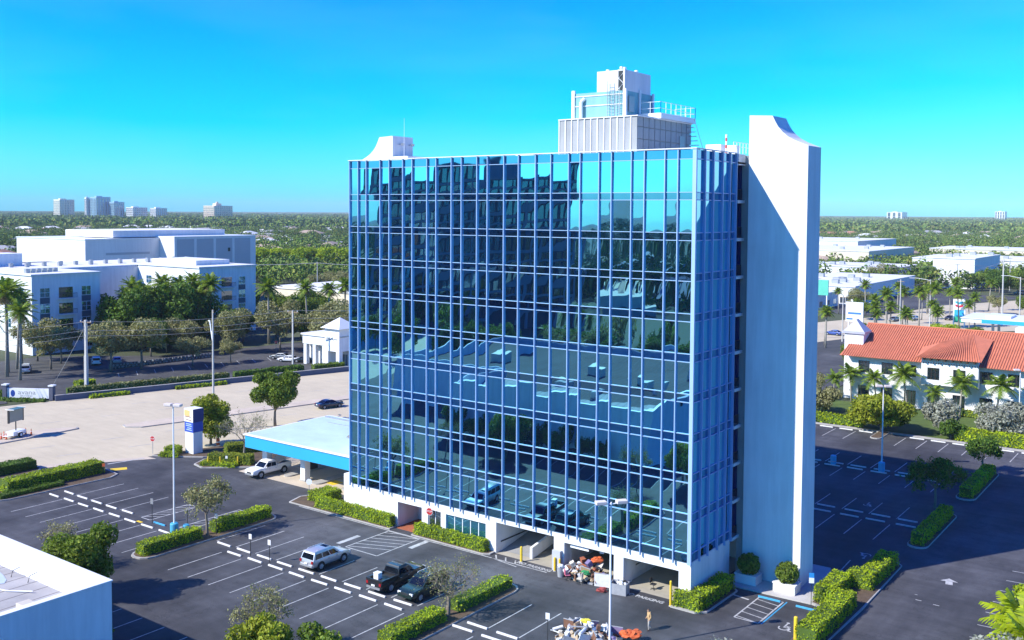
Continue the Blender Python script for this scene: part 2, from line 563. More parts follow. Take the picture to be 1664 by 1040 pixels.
def limbs(mb, base, h0, crown, seed, r0, n=7, sides=6, m=0, lean=(0, 0)):
    """tapered trunk that forks into limbs reaching into the crown lumps"""
    g = np.random.default_rng(seed)
    top = Vector((base[0] + lean[0], base[1] + lean[1], base[2] + h0))
    b = Vector(base)
    mid = b.lerp(top, .5) + Vector((g.uniform(-.1, .1), g.uniform(-.1, .1), 0)) * h0 * .4
    mb.tube([b, mid, top], [r0 * 1.25, r0, r0 * .8], sides + 2, m)
    for i in range(n):
        c = crown[i % len(crown)]
        e = Vector(c[:3]) + Vector((g.normal(0, .35) * c[3], g.normal(0, .35) * c[4], g.uniform(-.1, .5) * c[5]))
        k = top.lerp(e, .45) + Vector((g.normal(0, .15), g.normal(0, .15), g.uniform(0, .25))) * c[3]
        mb.tube([top, k, e], [r0 * .55, r0 * .34, r0 * .1], sides, m)
        for j in range(2):
            e2 = k.lerp(e, .4) + Vector((g.normal(0, .5) * c[3], g.normal(0, .5) * c[4], g.uniform(0, .6) * c[5]))
            mb.tube([k, e2], [r0 * .22, r0 * .05], 4, m)

def twigs(mb, p, d, ln, r, depth, g, tips, m=0):
    """bare branching for leafless crowns"""
    p = Vector(p); d = Vector(d).normalized()
    k = p + d * ln * .5 + Vector(g.normal(0, .06, 3)) * ln
    e = k + (d + Vector(g.normal(0, .22, 3))).normalized() * ln * .5
    mb.tube([p, k, e], [r, r * .8, r * .6], 5 if depth > 2 else 3, m, cap=False)
    if depth == 0:
        tips.append(e)
        return
    for i in range(3 if depth > 1 else 4):
        nd = (d + Vector(g.normal(0, .55, 3)) + Vector((0, 0, .12))).normalized()
        twigs(mb, k.lerp(e, g.uniform(.35, 1)), nd, ln * g.uniform(.6, .82), r * .58, depth - 1, g, tips, m)

CROWN_KINDS = {}
def crown_lumps(seed, rx, rz, h, n=13):
    g = np.random.default_rng(seed)
    L = [(0, 0, h, rx * .55, rx * .55, rz * .7)]
    for i in range(n):
        t = 2 * math.pi * i / n + g.uniform(-.4, .4)
        rr = rx * g.uniform(.38, .82)
        s = g.uniform(.22, .5)
        L.append((rr * math.cos(t), rr * math.sin(t), h + rz * g.uniform(-.55, .65), rx * s, rx * s, rz * s * 1.05))
    return L

def tree_meshes(kind, seed, h, rx, rz, leaf, n, lmat, r0=.16, trunk_h=None, bark=None, fill=.6):
    """returns (trunk mesh, crown mesh) of a leafy tree with its base at the origin"""
    zc = h - rz
    L = crown_lumps(seed, rx, rz, zc)
    t = MB()
    limbs(t, (0, 0, -.1), trunk_h or max(.6, zc - rz * .7), L, seed, r0)
    c = MB()
    cloud(c, L, n, leaf, seed + 1, fill=fill)
    return t.data(kind + '_trunk', bark or BARK, True), c.data(kind + '_crown', lmat)

def plant_tree(name, meshes, loc, label, group=None, rz=0.0, sc=1.0, cat='tree'):
    t = thing(name, label, cat, loc, rz, group)
    link_mesh('trunk', meshes[0], t, sc=sc)
    link_mesh('crown', meshes[1], t, sc=sc)
    return t

def frond(mb, root, az, el, ln, droop, g, m=0, nl=16, wid=.5):
    """one feather leaf: arching rib with leaflets on both sides"""
    az_v = np.array([math.cos(az), math.sin(az), 0])
    pts = []
    for i in range(7):
        t = i / 6
        pts.append(np.array(root) + az_v * ln * t * max(.16, math.cos(el)) * (1 + .25 * t * max(0.0, math.sin(el))) + np.array([0, 0, ln * (math.sin(el) * t - droop * t * t * .55)]))
    side = np.array([-math.sin(az), math.cos(az), 0])
    vs, qs = [], []
    for i in range(nl):
        t = .12 + .86 * i / (nl - 1)
        a = t * 6
        k = min(5, int(a))
        p = pts[k] * (1 - (a - k)) + pts[k + 1] * (a - k)
        fw = pts[k + 1] - pts[k]
        fw = fw / (np.linalg.norm(fw) + 1e-9)
        w = wid * math.sin(math.pi * min(1, .15 + t * .8)) + .12
        for s in (-1, 1):
            tip = p + side * s * w + fw * w * .55 + np.array([0, 0, -w * g.uniform(.25, .6)])
            b = len(vs)
            hw = .075 * (1 + ln * .2)
            vs += [p - fw * hw, p + fw * hw, tip + fw * .02, tip - fw * .02]
            qs.append((b, b + 1, b + 2, b + 3))
    mb.addnp(vs, qs, m)
    mb.tube([tuple(p) for p in pts], [.035, .03, .028, .022, .018, .012, .008], 3, m, cap=False)

def palm_meshes(kind, seed, h, ln, n, lmat, r=.16, skirt=True, upright=.9, wid=.5, bend=.3):
    g = np.random.default_rng(seed)
    t = MB()
    bx, by = g.normal(0, bend, 2)
    t.tube([(0, 0, -.1), (bx * .3, by * .3, h * .35), (bx * .8, by * .8, h * .75), (bx, by, h)], [r * 1.35, r * 1.02, r * .92, r * .85], 9)
    c = MB()
    for i in range(n):
        az = i * 2.399 + g.uniform(-.3, .3)
        q = i / n
        frond(c, (bx, by, h), az, upright * (1 - q * 1.25) + g.uniform(-.12, .12), ln * g.uniform(.8, 1.1), .35 + .5 * q + g.uniform(0, .2), g, 0, 14, wid)
    if skirt:
        for i in range(int(n * .35)):
            az = i * 2.399 + .7
            frond(c, (bx, by, h - .15), az, -.55 + g.uniform(-.2, .1), ln * .6, .55, g, 1, 10, wid)
    return t.data(kind + '_trunk', BARKP, True), c.data(kind + '_crown', [lmat, L_DRY])

HEDGE_N = [0]
def hedge(label, x0, x1, y0, y1, h, lmat=None, z0=.1, dens=58, leaf=.12, name='hedge', cat='hedge', group=None, rz=0.0, loc=None, taper=.04, bare=0.0):
    """clipped hedge: twiggy core under a skin of leaves, uneven top"""
    g = np.random.default_rng(100 + HEDGE_N[0]); HEDGE_N[0] += 1
    cx, cy = (x0 + x1) / 2, (y0 + y1) / 2
    wx, wy = (x1 - x0) / 2, (y1 - y0) / 2
    t = thing(name, label, cat, (cx, cy, z0) if loc is None else loc, rz, group)
    core = MB()
    ins = min(.12, wx * .3, wy * .3)
    core.box(-wx + ins, wx - ins, -wy + ins, wy - ins, 0, h - .1)
    core.build('branches', HCORE, t)
    P, N = [], []
    faces = [((0, 0, 1), 4 * wx * wy), ((1, 0, 0), 2 * wy * h), ((-1, 0, 0), 2 * wy * h), ((0, 1, 0), 2 * wx * h), ((0, -1, 0), 2 * wx * h)]
    for nn, area in faces:
        k = int(area * dens)
        if k < 1:
            continue
        a, b = g.uniform(-1, 1, k), g.uniform(-1, 1, k)
        if nn[2]:
            p = np.stack([a * wx, b * wy, np.full(k, h)], 1)
        elif nn[0]:
            p = np.stack([np.full(k, nn[0] * wx), a * wy, (b * .5 + .5) ** (1 - .4 * bare) * h], 1)
        else:
            p = np.stack([a * wx, np.full(k, nn[1] * wy), (b * .5 + .5) ** (1 - .4 * bare) * h], 1)
        bumpv = .05 * np.sin(p[:, 0] * 2.3 + p[:, 1] * 1.7) + .04 * np.sin(p[:, 1] * 3.9 + p[:, 0] * 2.9) + g.normal(0, .045, k)
        p += np.array(nn) * bumpv[:, None]
        p[:, :2] *= (1 - taper * (p[:, 2:3] / h))
        P.append(p); N.append(np.tile(np.array(nn, float), (k, 1)))
    P = np.concatenate(P); N = np.concatenate(N)
    v, q = cards(P, N, leaf, g, 1.7, .7)
    MB().addnp(v, q).build('foliage', lmat or L_HEDGE, t)
    return t

def shrub(label, loc, r, lmat, n=900, leaf=.16, name='shrub', group=None, lumps=6, flat=.8, seed=0):
    g = np.random.default_rng(seed + int(abs(loc[0] * 7 + loc[1] * 13)))
    t = thing(name, label, 'shrub', loc, 0, group)
    L = [(0, 0, r * flat * .8, r * .75, r * .75, r * flat * .8)]
    for i in range(lumps):
        a = i * 2 * math.pi / lumps + g.uniform(-.4, .4)
        L.append((r * .55 * math.cos(a), r * .55 * math.sin(a), r * flat * g.uniform(.45, 1.0), r * .45, r * .45, r * flat * .5))
    st = MB()
    for i in range(6):
        e = L[i % len(L)]
        st.tube([(0, 0, -.05), (e[0] * .5, e[1] * .5, e[2] * .5), (e[0], e[1], e[2])], [.05, .035, .012], 4)
    st.build('stem', BARK, t)
    c = MB()
    cloud(c, L, n, leaf, 31 + seed, fill=.5)
    c.build('foliage', lmat, t)
    return t
# ---------------------------------------------------------------- ground, roads, car parks
def sheet(name, poly, z, mt, parent=None):
    return MB().add([(x, y, z) for x, y in poly], [tuple(range(len(poly)))]).build(name, mt, parent)

def ccw(poly):
    a = sum(poly[i][0] * poly[(i + 1) % len(poly)][1] - poly[(i + 1) % len(poly)][0] * poly[i][1] for i in range(len(poly)))
    return poly if a > 0 else poly[::-1]

G = 14000
structure(sheet('ground', [(-G, -G), (G, -G), (G, G), (-G, G)], -.10, EARTH))
NEAR = [(-75, -130), (-52, -20), (-46, -7), (-40.4, 1.4), (-36, 12), (-30, 45), (-22, 90), (-8, 170)]
FAR = [(-127, -130), (-91.6, 0), (-88, 13.8), (-72.4, 70), (-44, 172)]
lot = structure(sheet('parking_lot', ccw([(112, -130), (112, 79.0), (12, 79.0), (-18, 79.0)] + [p for p in NEAR[::-1] if p[1] < 79]), 0.0, ASPH))
road = structure(sheet('road', ccw(NEAR + [(0, 200), (14, 224), (45, 262), (130, 345), (400, 560), (400, 640), (110, 470), (20, 380), (-10, 310), (-18, 250)] + FAR[::-1]), -.012, ROADM))
apron = structure(sheet('driveway_apron', ccw([(-50.5, -17.0), (-47.2, -13.5), (-43.2, -5.3), (-38.5, 1.5), (-40.4, 1.4), (-46, -7), (-52, -20)]), .004, CREAMWALK))
side_lot = structure(sheet('apartment_parking_lot', ccw([(-140, 6), (-96, 13), (-90, 16), (-74.5, 70), (-78, 100), (-114, 96), (-118, 60), (-140, 40)]), .0, ASPHF))
structure(sheet('side_street', ccw([(-150, -12), (-96, -14), (-92, 8), (-100, 11.5), (-150, 4)]), .004, ASPHF))
structure(sheet('right_access_street', ccw([(-12, 100), (16, 100), (16, 150), (6, 200), (-4, 200), (-12, 172), (-22, 100)]), -.004, ASPHF))
structure(sheet('filling_station_forecourt', ccw([(8, 185), (60, 170), (75, 235), (40, 240), (14, 221)]), .0, mat('pale_forecourt', (.5, .47, .42), .9, var=.2, scale=.3)))
structure(sheet('shopping_parking_lot', ccw([(-60, 255), (-20, 255), (-12, 300), (10, 372), (-60, 372), (-90, 330)]), -.02, ASPHF))
structure(sheet('courtyard_lawn', ccw([(12, 79.6), (70, 79.6), (75, 101), (16, 101)]), -.02, GRASS))

def paint(parent, x0, y0, x1, y1, w=.11, mt=PAINT, name='stall_line', z=.006):
    dx, dy = x1 - x0, y1 - y0
    L = math.hypot(dx, dy)
    nx, ny = -dy / L * w / 2, dx / L * w / 2
    return MB().quad((x0 - nx, y0 - ny, z), (x1 - nx, y1 - ny, z), (x1 + nx, y1 + ny, z), (x0 + nx, y0 + ny, z)).build(name, mt, parent)

S = 3.025
# front car park: rows either side of the double line of wheel stops
for i in range(-2, 8):
    x = 1.68 + S * i
    if i > -2:
        paint(lot, x, -16.0, x, -22.0)
    if x < 24 and i != 2:
        paint(lot, x - .15, -14.2, x - .15, -8.0 if i not in (3, 4) else -9.7)
for i in range(8):
    paint(lot, -30.5 + 3.08 * i, -16.1, -30.5 + 3.08 * i, -22.0)
    if i < 4:
        paint(lot, -30.8 + 3.04 * i, -14.3, -30.8 + 3.04 * i, -8.1)
for i in range(7):
    x = 30.25 + S * i
    paint(lot, x, -14.0, x, -8.0)
    paint(lot, x, -16.0, x, -22.0)
for i in range(-1, 12):
    paint(lot, 6.45 + S * i, -29.7, 6.45 + S * i, -35.6)
# right-hand car park
for i in range(-1, 5):
    if 27.2 + S * i < 50:
        pass
for x in (30.2, 33.3, 36.3, 39.3, 42.4, 45.4, 48.4):
    paint(lot, x, 33.2, x, 27.1)
    paint(lot, x, 35.7, x, 41.0)
for x in (27.5, 30.5, 33.5, 36.5, 39.5, 42.6, 45.7, 48.7):
    paint(lot, x, 53.9, x, 49.0)
    paint(lot, x, 56.1, x, 62.0)
for x in (24.8, 27.9, 31.0, 38.4, 41.4, 44.4, 47.5, 50.5, 53.6, 56.6):
    paint(lot, x, 71.0, x, 77.2)
for y in (7.9, 10.8, 14.0, 16.9, 20.0, 23.0, 26.0):
    paint(lot, 61.6, y, 67.2, y + .3)
paint(lot, 48.8, 13.2, 48.5, 19.6)
paint(lot, 42.9, 4.6, 44.6, 4.3, .22, name='stall_edge_line')
# edge line along the tower kerb and the hatched boxes
paint(lot, -6.9, -1.22, 7.0, -1.22, .14, name='edge_line')
paint(lot, 7.0, -1.22, 27.0, -1.05, .14, name='edge_line')
paint(lot, 20.6, -1.1, 23.9, -1.6, .14, name='edge_line')
for k in range(3):
    paint(lot, 20.4 + k * 1.2, -.2, 21.2 + k * 1.1, -1.15, .14, name='hatch_line')
def hatch(x0, x1, y0, y1, n, slope=1.6, mt=PAINT, lead=0):
    paint(lot, x0, y0, x0, y1, .13, mt, 'hatch_line'); paint(lot, x1, y0, x1, y1, .13, mt, 'hatch_line')
    paint(lot, x0, y0, x1, y0, .13, mt, 'hatch_line'); paint(lot, x0, y1, x1, y1, .13, mt, 'hatch_line')
    for k in range(n):
        a = y0 + (y1 - y0) * (k + .35) / n
        b = min(max(a + slope, y0), y1)
        if abs(b - a) > .2:
            paint(lot, x0 + .05, a, x0 + (x1 - x0) * (b - a) / slope - .05, b, .11, mt, 'hatch_line', .0085)
hatch(7.1, 11.4, -7.5, -1.35, 6, 1.7)
paint(lot, 5.75, -7.3, 5.75, -4.3, .55, name='wide_bar')
paint(lot, 12.45, -3.9, 12.45, -1.3, .55, name='wide_bar')
hatch(45.1, 47.2, .1, 5.6, 5, -.35)
paint(lot, 47.45, .1, 47.45, 5.8, .12, PAINTB, 'stall_line')
hatch(-17.4, -15.8, -14.4, -8.4, 6, 1.2)
hatch(-11.2, -9.8, -13.9, -6.2, 6, 1.2)
# lettering on the asphalt
for lx, ly in ((25.2, -.55), (37.1, -.85)):
    text_part('no_parking_lettering', 'NO PARKING', .66, PAINT, lot, (lx, ly, .008), (0, 0, R(0)), .001, sx=.98, bold=.022)
def wheelchair(cx, cy, s, rz, mt=PAINT):
    b = MB()
    n = 14
    for k in range(n):
        a0, a1 = R(-200 + 260 * k / n), R(-200 + 260 * (k + 1) / n)
        b.quad((.34 * s * math.cos(a0), .34 * s * math.sin(a0), 0), (.46 * s * math.cos(a0), .46 * s * math.sin(a0), 0),
               (.46 * s * math.cos(a1), .46 * s * math.sin(a1), 0), (.34 * s * math.cos(a1), .34 * s * math.sin(a1), 0))
    for (x0, x1, y0, y1) in ((-.1, .03, .1, .95), (.05, .42, .38, .5), (.05, .5, .1, .22), (.42, .55, -.42, .1), (.56, .75, -.42, -.3)):
        b.quad((x0 * s, y0 * s, .001), (x1 * s, y0 * s, .001), (x1 * s, y1 * s, .001), (x0 * s, y1 * s, .001))
    b.add([(-.03 * s + .14 * s * math.cos(2 * math.pi * k / 10), 1.12 * s + .14 * s * math.sin(2 * math.pi * k / 10), .001) for k in range(10)], [tuple(range(10))])
    b.build('wheelchair_symbol', mt, lot, (cx, cy, .007), rz)
wheelchair(49.2, .5, 1.0, R(0)); wheelchair(49.3, 22.0, 1.0, R(180)); wheelchair(44.2, 39.0, .9, R(0))
MB().add([(0, .9, 0), (-.75, .1, 0), (-.3, .1, 0), (-.3, -.75, 0), (.3, -.75, 0), (.3, .1, 0), (.75, .1, 0)], [(0, 1, 2, 3, 4, 5, 6)]).build('arrow_marking', PAINT, lot, (57.5, 19.4, .007), R(12))
MB().quad((-1.0, -.6, 0), (1.0, -.6, 0), (1.0, .6, 0), (-1.0, .6, 0)).build('yellow_patch', PAINTY, lot, (-37.6, -4.6, .009), R(60))
paint(lot, -41.0, -4.1, -40.0, .7, .3, name='stop_bar', z=.012)
for (px, py, sx, sy) in ((56.4, 13.2, .5, .12), (57.9, 13.0, .5, .12), (55.9, 14.4, .25, .08), (-16.2, -15.4, .9, .35)):
    MB().quad((-sx / 2, -sy / 2, 0), (sx / 2, -sy / 2, 0), (sx / 2, sy / 2, 0), (-sx / 2, sy / 2, 0)).build('paint_fleck', PAINTY if px < 0 else PAINT, lot, (px, py, .007))
# road lane dashes, turn arrows
def road_pt(t, y):
    """point a fraction t of the way across the road at height y of the plan"""
    def at(pl):
        for a, b in zip(pl, pl[1:]):
            if a[1] <= y <= b[1]:
                return a[0] + (b[0] - a[0]) * (y - a[1]) / (b[1] - a[1])
        return pl[-1][0]
    n, f = at([(-75, -130), (-46.5, -14), (-40.5, 4), (-30, 45), (-22, 90), (-8, 170)]), at(FAR)
    return n + (f - n) * t
for t in (.13, .27, .62, .78):
    y = -60.0
    while y < 75:
        paint(road, road_pt(t, y), y, road_pt(t, y + 3), y + 3, .14, name='lane_dash', z=.002)
        y += 9.0
for t in (.015, .975):
    for a, b in ((-60, 0), (0, 40), (40, 75)):
        if t < .1 and a < 8 and b > -15:
            continue
        paint(road, road_pt(t, a), a, road_pt(t, b), b, .14, name='edge_line', z=.002)
# far lot stalls
for i in range(10):
    u = i / 9
    x, y = -101.5 + 6.5 * u, 35 + 33 * u
    paint(side_lot, x, y, x - 4.6, y + 2.6, .14)

# kerbs, islands, walks
def kerbed(name, poly, h=.14, soil=SOIL, inset=.18):
    poly = ccw(poly)
    o = structure(MB().prism(poly, -.05, h).build(name, CONC))
    cx = sum(p[0] for p in poly) / len(poly); cy = sum(p[1] for p in poly) / len(poly)
    def ins(p):
        d = math.hypot(p[0] - cx, p[1] - cy)
        k = max(.3, 1 - inset * 1.4 / max(d, .4))
        return (cx + (p[0] - cx) * k, cy + (p[1] - cy) * k)
    if soil is not None:
        MB().prism([ins(p) for p in poly], h - .02, h + .015).build('soil', soil, o)
    return o
def capsule(x0, x1, y0, y1, n=6):
    r = (x1 - x0) / 2; cx = (x0 + x1) / 2
    return [(cx + r * math.cos(math.pi * k / n), y1 - r + r * math.sin(math.pi * k / n)) for k in range(n + 1)] + \
           [(cx - r * math.cos(math.pi * k / n), y0 + r - r * math.sin(math.pi * k / n)) for k in range(n + 1)]
kerbed('kerb_island', capsule(-8.0, -5.2, -22.2, -5.2))
kerbed('kerb_island', capsule(24.9, 27.6, -22.2, -5.4))
kerbed('kerb_island', capsule(51.6, 53.6, 26.9, 41.2))
kerbed('kerb_island', capsule(51.6, 53.8, 47.8, 63.6))
kerbed('kerb_island', capsule(34.0, 35.6, 73.6, 79.4))
kerbed('kerb_bed', [(-8.9, -1.0), (6.9, -1.0), (6.9, .2), (-5.0, .2), (-5.0, 3.9), (-8.2, 3.9), (-9.6, 1.2)])
kerbed('kerb_bed', [(9.9, -.95), (19.4, -.95), (20.0, -.6), (20.0, .2), (9.9, .2)])
kerbed('kerb_bed', [(39.95, -1.35), (42.2, -1.35), (43.0, -.6), (43.1, 5.4), (42.5, 6.0), (41.15, 6.0), (41.15, -.05), (39.95, -.05)])
kerbed('kerb_bed', [(50.6, -2.2), (52.9, -2.2), (53.2, 8.0), (53.0, 20.8), (52.2, 21.6), (50.4, 21.0), (49.9, 14.8), (48.8, 12.6), (49.2, 6.6), (50.4, 6.2)])
kerbed('kerb_bed', [(-41, -21.5), (-35.6, -21.5), (-34.9, -20), (-34.4, -7.6), (-35.2, -6.2), (-39.2, -5.6), (-41.5, -9)])
kerbed('kerb_bed', [(-50.5, -30), (-46.5, -30), (-44.3, -17), (-44.2, -11.5), (-46.0, -10.3), (-48.2, -12.2)])
kerbed('kerb_bed', [(-40.3, 2.0), (-37.8, 3.1), (-34.0, 5.6), (-33.0, 7.5), (-34.5, 30), (-35.8, 30), (-37.0, 12)])
kerbed('kerb_bed', [(-31.8, 2.6), (-29.5, 2.1), (-24.2, 6.6), (-25.5, 24), (-31, 26), (-33.0, 5.0)])
kerbed('road_median', [(-75, -60), (-69.5, -14), (-68.4, -4.7), (-66.6, 2.2), (-64.4, 5.2), (-63.6, 4.6), (-63.2, -2.7), (-63.1, -7.3), (-65, -14), (-71.5, -60)], soil=CREAMWALK)
kerbed('road_median', [(-60.6, 10.2), (-59.0, 9.7), (-57.0, 11.2), (-55.5, 17), (-47.5, 52), (-38, 92), (-40.5, 92.5), (-51.5, 48), (-59.3, 18.6)], soil=CREAMWALK)
kerbed('rear_kerb', [(12, 78.6), (66, 78.6), (66, 79.4), (12, 79.4)], soil=None)
walk = structure(MB().prism(ccw([(41.3, 6.25), (43.0, 6.25), (50.0, 6.55), (49.6, 9.0), (49.0, 12.4), (47.8, 16.0), (41.3, 16.0)]), -.05, .12).build('pavement', WALK))
structure(MB().prism(ccw([(-24.6, 4.2), (-5.4, 4.2), (-5.1, 26), (-24.6, 26)]), -.05, .03).build('drive_through_floor', CREAMWALK))
for (x0, x1, y0) in ((-18.4, -17.2, 6.0), (-13.0, -11.6, 5.8), (-8.2, -7.0, 6.2)):
    structure(MB().prism(capsule(x0, x1, y0, 20.0), .0, .18).build('lane_island', CONC))
MB().quad((-13.6, 7.4, .036), (-10.2, 7.0, .036), (-10.0, 8.6, .036), (-13.4, 9.0, .036)).build('yellow_kerb_patch', PAINTY, bpy.data.objects['drive_through_floor'])

# wheel stops
_ws = MB().prism_xz([(-.09, 0), (.09, 0), (.07, .11), (.04, .14), (-.04, .14), (-.07, .11)], -1.02, 1.02).data('wheel_stop', mat('white_concrete', (.72, .71, .69), .85, var=.22, scale=2.0, fine=.15))
_wsb = MB().prism_xz([(-.09, 0), (.09, 0), (.07, .11), (.04, .14), (-.04, .14), (-.07, .11)], -1.0, 1.0).data('blue_wheel_stop', PAINTB)
def stop_row(xs, y, label, group, me=_ws, name='wheel_stop'):
    for x in xs:
        o = link_mesh(name, me, None, (x, y + random.uniform(-.06, .06), .0), R(90) + random.uniform(-.02, .02))
        tag(o, label, 'wheel stop', group)
stop_row([-2.95 + S * i for i in range(0, 2)] + [3.15 + S * i for i in range(7)], -14.45, 'white wheel stop in the front row, on the side towards the glass tower', 'front wheel stops facing the tower')
stop_row([.1 + S * i for i in range(8)], -15.6, 'white wheel stop in the front row, on the side away from the glass tower', 'front wheel stops facing away from the tower')
stop_row([-32.6 + 3.09 * i for i in range(8)], -15.85, 'white wheel stop left of the pole barrels, lower line of the row', 'left wheel stops, lower line')
stop_row([-32.3 + S * i for i in range(5)], -14.3, 'white wheel stop left of the pole barrels, upper line of the row', 'left wheel stops, upper line')
stop_row([29.3 + S * i for i in range(2)] + [41.4 + S * i for i in range(2)], -14.3, 'white wheel stop right of the bare tree, upper line of the row', 'right wheel stops, upper line')
stop_row([28.7 + S * i for i in range(6)], -15.4, 'white wheel stop right of the bare tree, lower line of the row', 'right wheel stops, lower line')
stop_row([31.7, 34.8, 37.8, 40.8, 43.9, 46.7, 49.9], 33.7, 'shaded wheel stop in the nearer row behind the white fin, near line', 'shaded stops, nearer row, near line')
stop_row([31.7, 34.6, 37.6, 40.6, 43.75, 46.7, 49.6], 35.75, 'shaded wheel stop in the nearer row behind the white fin, far line', 'shaded stops, nearer row, far line')
stop_row([29.0, 32.0, 35.0, 38.0, 41.05, 44.1, 47.1], 54.4, 'shaded wheel stop in the farther row by the pole barrels, near line', 'shaded stops, farther row, near line')
stop_row([29.0, 32.0, 35.0, 38.0, 41.05, 44.1, 47.1], 55.9, 'shaded wheel stop in the farther row by the pole barrels, far line', 'shaded stops, farther row, far line')
stop_row([26.3, 29.4, 32.4, 39.9, 42.9, 45.9, 49.0, 52.0, 55.0], 77.6, 'sunlit wheel stop along the rear kerb by the green shrubs', 'stops along the rear kerb')
for (bx, by, lb) in ((46.0, 5.45, 'blue wheel stop heading the hatched bay by the planter'), (49.4, 5.4, 'blue wheel stop below the blue and white parking sign'), (-13.7, -14.6, 'blue wheel stop in the bay left of the pole barrels')):
    tag(link_mesh('wheel_stop', _wsb, None, (bx, by, 0), R(90)), lb, 'wheel stop')
# ---------------------------------------------------------------- the glass office tower
tower = thing('office_tower', 'tall blue mirror-glass office tower with white base and curved white end fins', 'building')
W = 41.06
MX = [.06, 1.37, 2.6, 4.64, 5.95, 7.89, 9.2, 11.22, 12.45, 14.46, 15.76, 17.72, 19.02, 21.02, 22.75, 24.72, 26.46, 28.42, 29.67, 31.66, 32.96, 34.97, 36.26, 38.24, 39.48, 40.92]
SY = [.12, 1.67, 3.31, 5.2, 6.75, 8.1]
ZT, ZB = 38.86, 3.60
HI = [38.04 - 3.44 * k for k in range(10)]          # top of every vision row
LO = [35.24 - 3.425 * k for k in range(10)]         # its bottom
DEEP = 21.4
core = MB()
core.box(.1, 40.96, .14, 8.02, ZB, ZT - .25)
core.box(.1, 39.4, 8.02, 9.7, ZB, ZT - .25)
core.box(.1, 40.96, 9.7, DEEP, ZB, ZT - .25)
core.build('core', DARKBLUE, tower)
rear = MB()
rear.box(.0, 41.0, DEEP + .01, DEEP + .3, 0, ZT)
rear.box(-.02, .09, .2, DEEP, ZB, ZT)
rear.box(40.97, 41.02, 12.6, DEEP, ZB, ZT)
rear.build('rear_wall', WHITE, tower)
# panes: one vision pane to each bay and storey
_pane = MB().box(-.5, .5, -.012, .012, -.5, .5).data('pane', GLASS)
gp = np.random.default_rng(3)
for i in range(25):
    for k in range(10):
        w, h = MX[i + 1] - MX[i] - .1, HI[k] - LO[k] - .06
        o = link_mesh('pane', _pane, tower, ((MX[i] + MX[i + 1]) / 2, .07, (HI[k] + LO[k]) / 2), 0, (w, 1, h))
        o.rotation_euler = (gp.normal(0, .005), 0, gp.normal(0, .005))
for i in range(5):
    for k in range(10):
        w, h = SY[i + 1] - SY[i] - .1, HI[k] - LO[k] - .06
        o = link_mesh('pane', _pane, tower, (40.99, (SY[i] + SY[i + 1]) / 2, (HI[k] + LO[k]) / 2), 0, (w, 1, h))
        o.rotation_euler = (gp.normal(0, .0015), 0, R(90) + gp.normal(0, .0015))
sp = MB()
bands = [(HI[0], ZT - .02)] + [(HI[k + 1], LO[k]) for k in range(9)] + [(ZB + .02, LO[9])]
for (a, b) in bands:
    for i in range(25):
        e = gp.normal(0, .004)
        sp.box(MX[i] + .05, MX[i + 1] - .05, .062 + e, .085 + e, a + .02, b - .02)
    for i in range(5):
        sp.box(40.965, 40.995, SY[i] + .05, SY[i + 1] - .05, a + .02, b - .02)
tag(sp.build('spandrel_pane', GLASSS, tower), 'narrow mirror panes between the storeys', kind='stuff')
for i, x in enumerate(MX[:-1]):
    MB().box(x - .055, x + .055, -.12, .05, ZB - .22, ZT + .02).box(x - .035, x + .035, -.15, -.119, ZB - .22, ZT + .02).build('mullion', [ALU], tower)
MB().box(40.86, 41.20, -.15, .06, ZB - .1, ZT + .02).build('corner_mullion', ALU, tower)
for y in SY[1:]:
    MB().box(41.0, 41.22, y - .07, y + .07, ZB - .2, ZT + .02).build('mullion', ALUB, tower)
zt = []
for k in range(10):
    zt += [HI[k], LO[k]]
for z in zt:
    MB().box(.0, 40.9, -.035, .055, z - .028, z + .028).build('transom', ALUT, tower)
    MB().box(41.005, 41.10, .06, 8.15, z - .04, z + .04).build('transom', ALUB, tower)
MB().box(-.05, 41.25, -.22, .3, ZT + .021, ZT + .10).box(40.9, 41.25, .301, 8.2, ZT + .021, ZT + .10).box(-.05, .3, .301, DEEP + .3, ZT + .021, ZT + .10).build('parapet_cap', METALW, tower)
MB().box(.3, 40.9, .3, DEEP, ZT - .24, ZT - .08).build('roof_deck', WHITE2, tower)
# base wall with its openings
YW0, YW1 = .22, .62
OPEN = [(6.94, 10.35, 0, 2.72), (11.2, 12.95, .55, 2.72), (13.61, 18.79, .75, 2.66), (20.09, 26.93, 0, 3.06), (28.1, 33.45, 0, 2.72), (34.44, 39.91, 0, 2.68)]
bw = MB()
x = 0.0
for (a, b, z0, z1) in OPEN:
    bw.box(x, a, YW0, YW1, -.05, ZB)
    bw.box(a, b, YW0, YW1, z1, ZB)
    if z0 > 0:
        bw.box(a, b, YW0, YW1, -.05, z0)
    x = b
bw.box(x, 41.06, YW0, YW1, -.05, ZB)
bw.box(40.7, 41.06, YW1, 8.1, -.05, ZB)
bw.box(-1.9, 0, .9, 5.2, -.05, 4.15)
bw.box(0, .3, YW1, DEEP, -.05, ZB)
bw.box(.3, 40.7, 13.4, 13.8, -.05, ZB)
bw.build('base_wall', WHITE, tower)
MB().box(.3, 40.7, YW1, 13.4, ZB - .35, ZB - .02).build('garage_ceiling', WHITE, tower)
MB().box(20.1, 40.7, .2, 13.4, -.04, .012).build('garage_floor', mat('garage_floor_concrete', (.44, .40, .32), .85, var=.3, scale=.4), tower)
for (a, b, y1) in ((19.6, 20.08, 13.39), (26.95, 28.08, 1.6), (27.3, 27.5, 13.38), (33.5, 34.4, 1.9), (34.0, 34.3, 9.0)):
    MB().box(a, b, YW1 + .001 if y1 != 9.0 else 1.901, y1, -.03, ZB - .36).build('partition_wall', WHITE, tower)
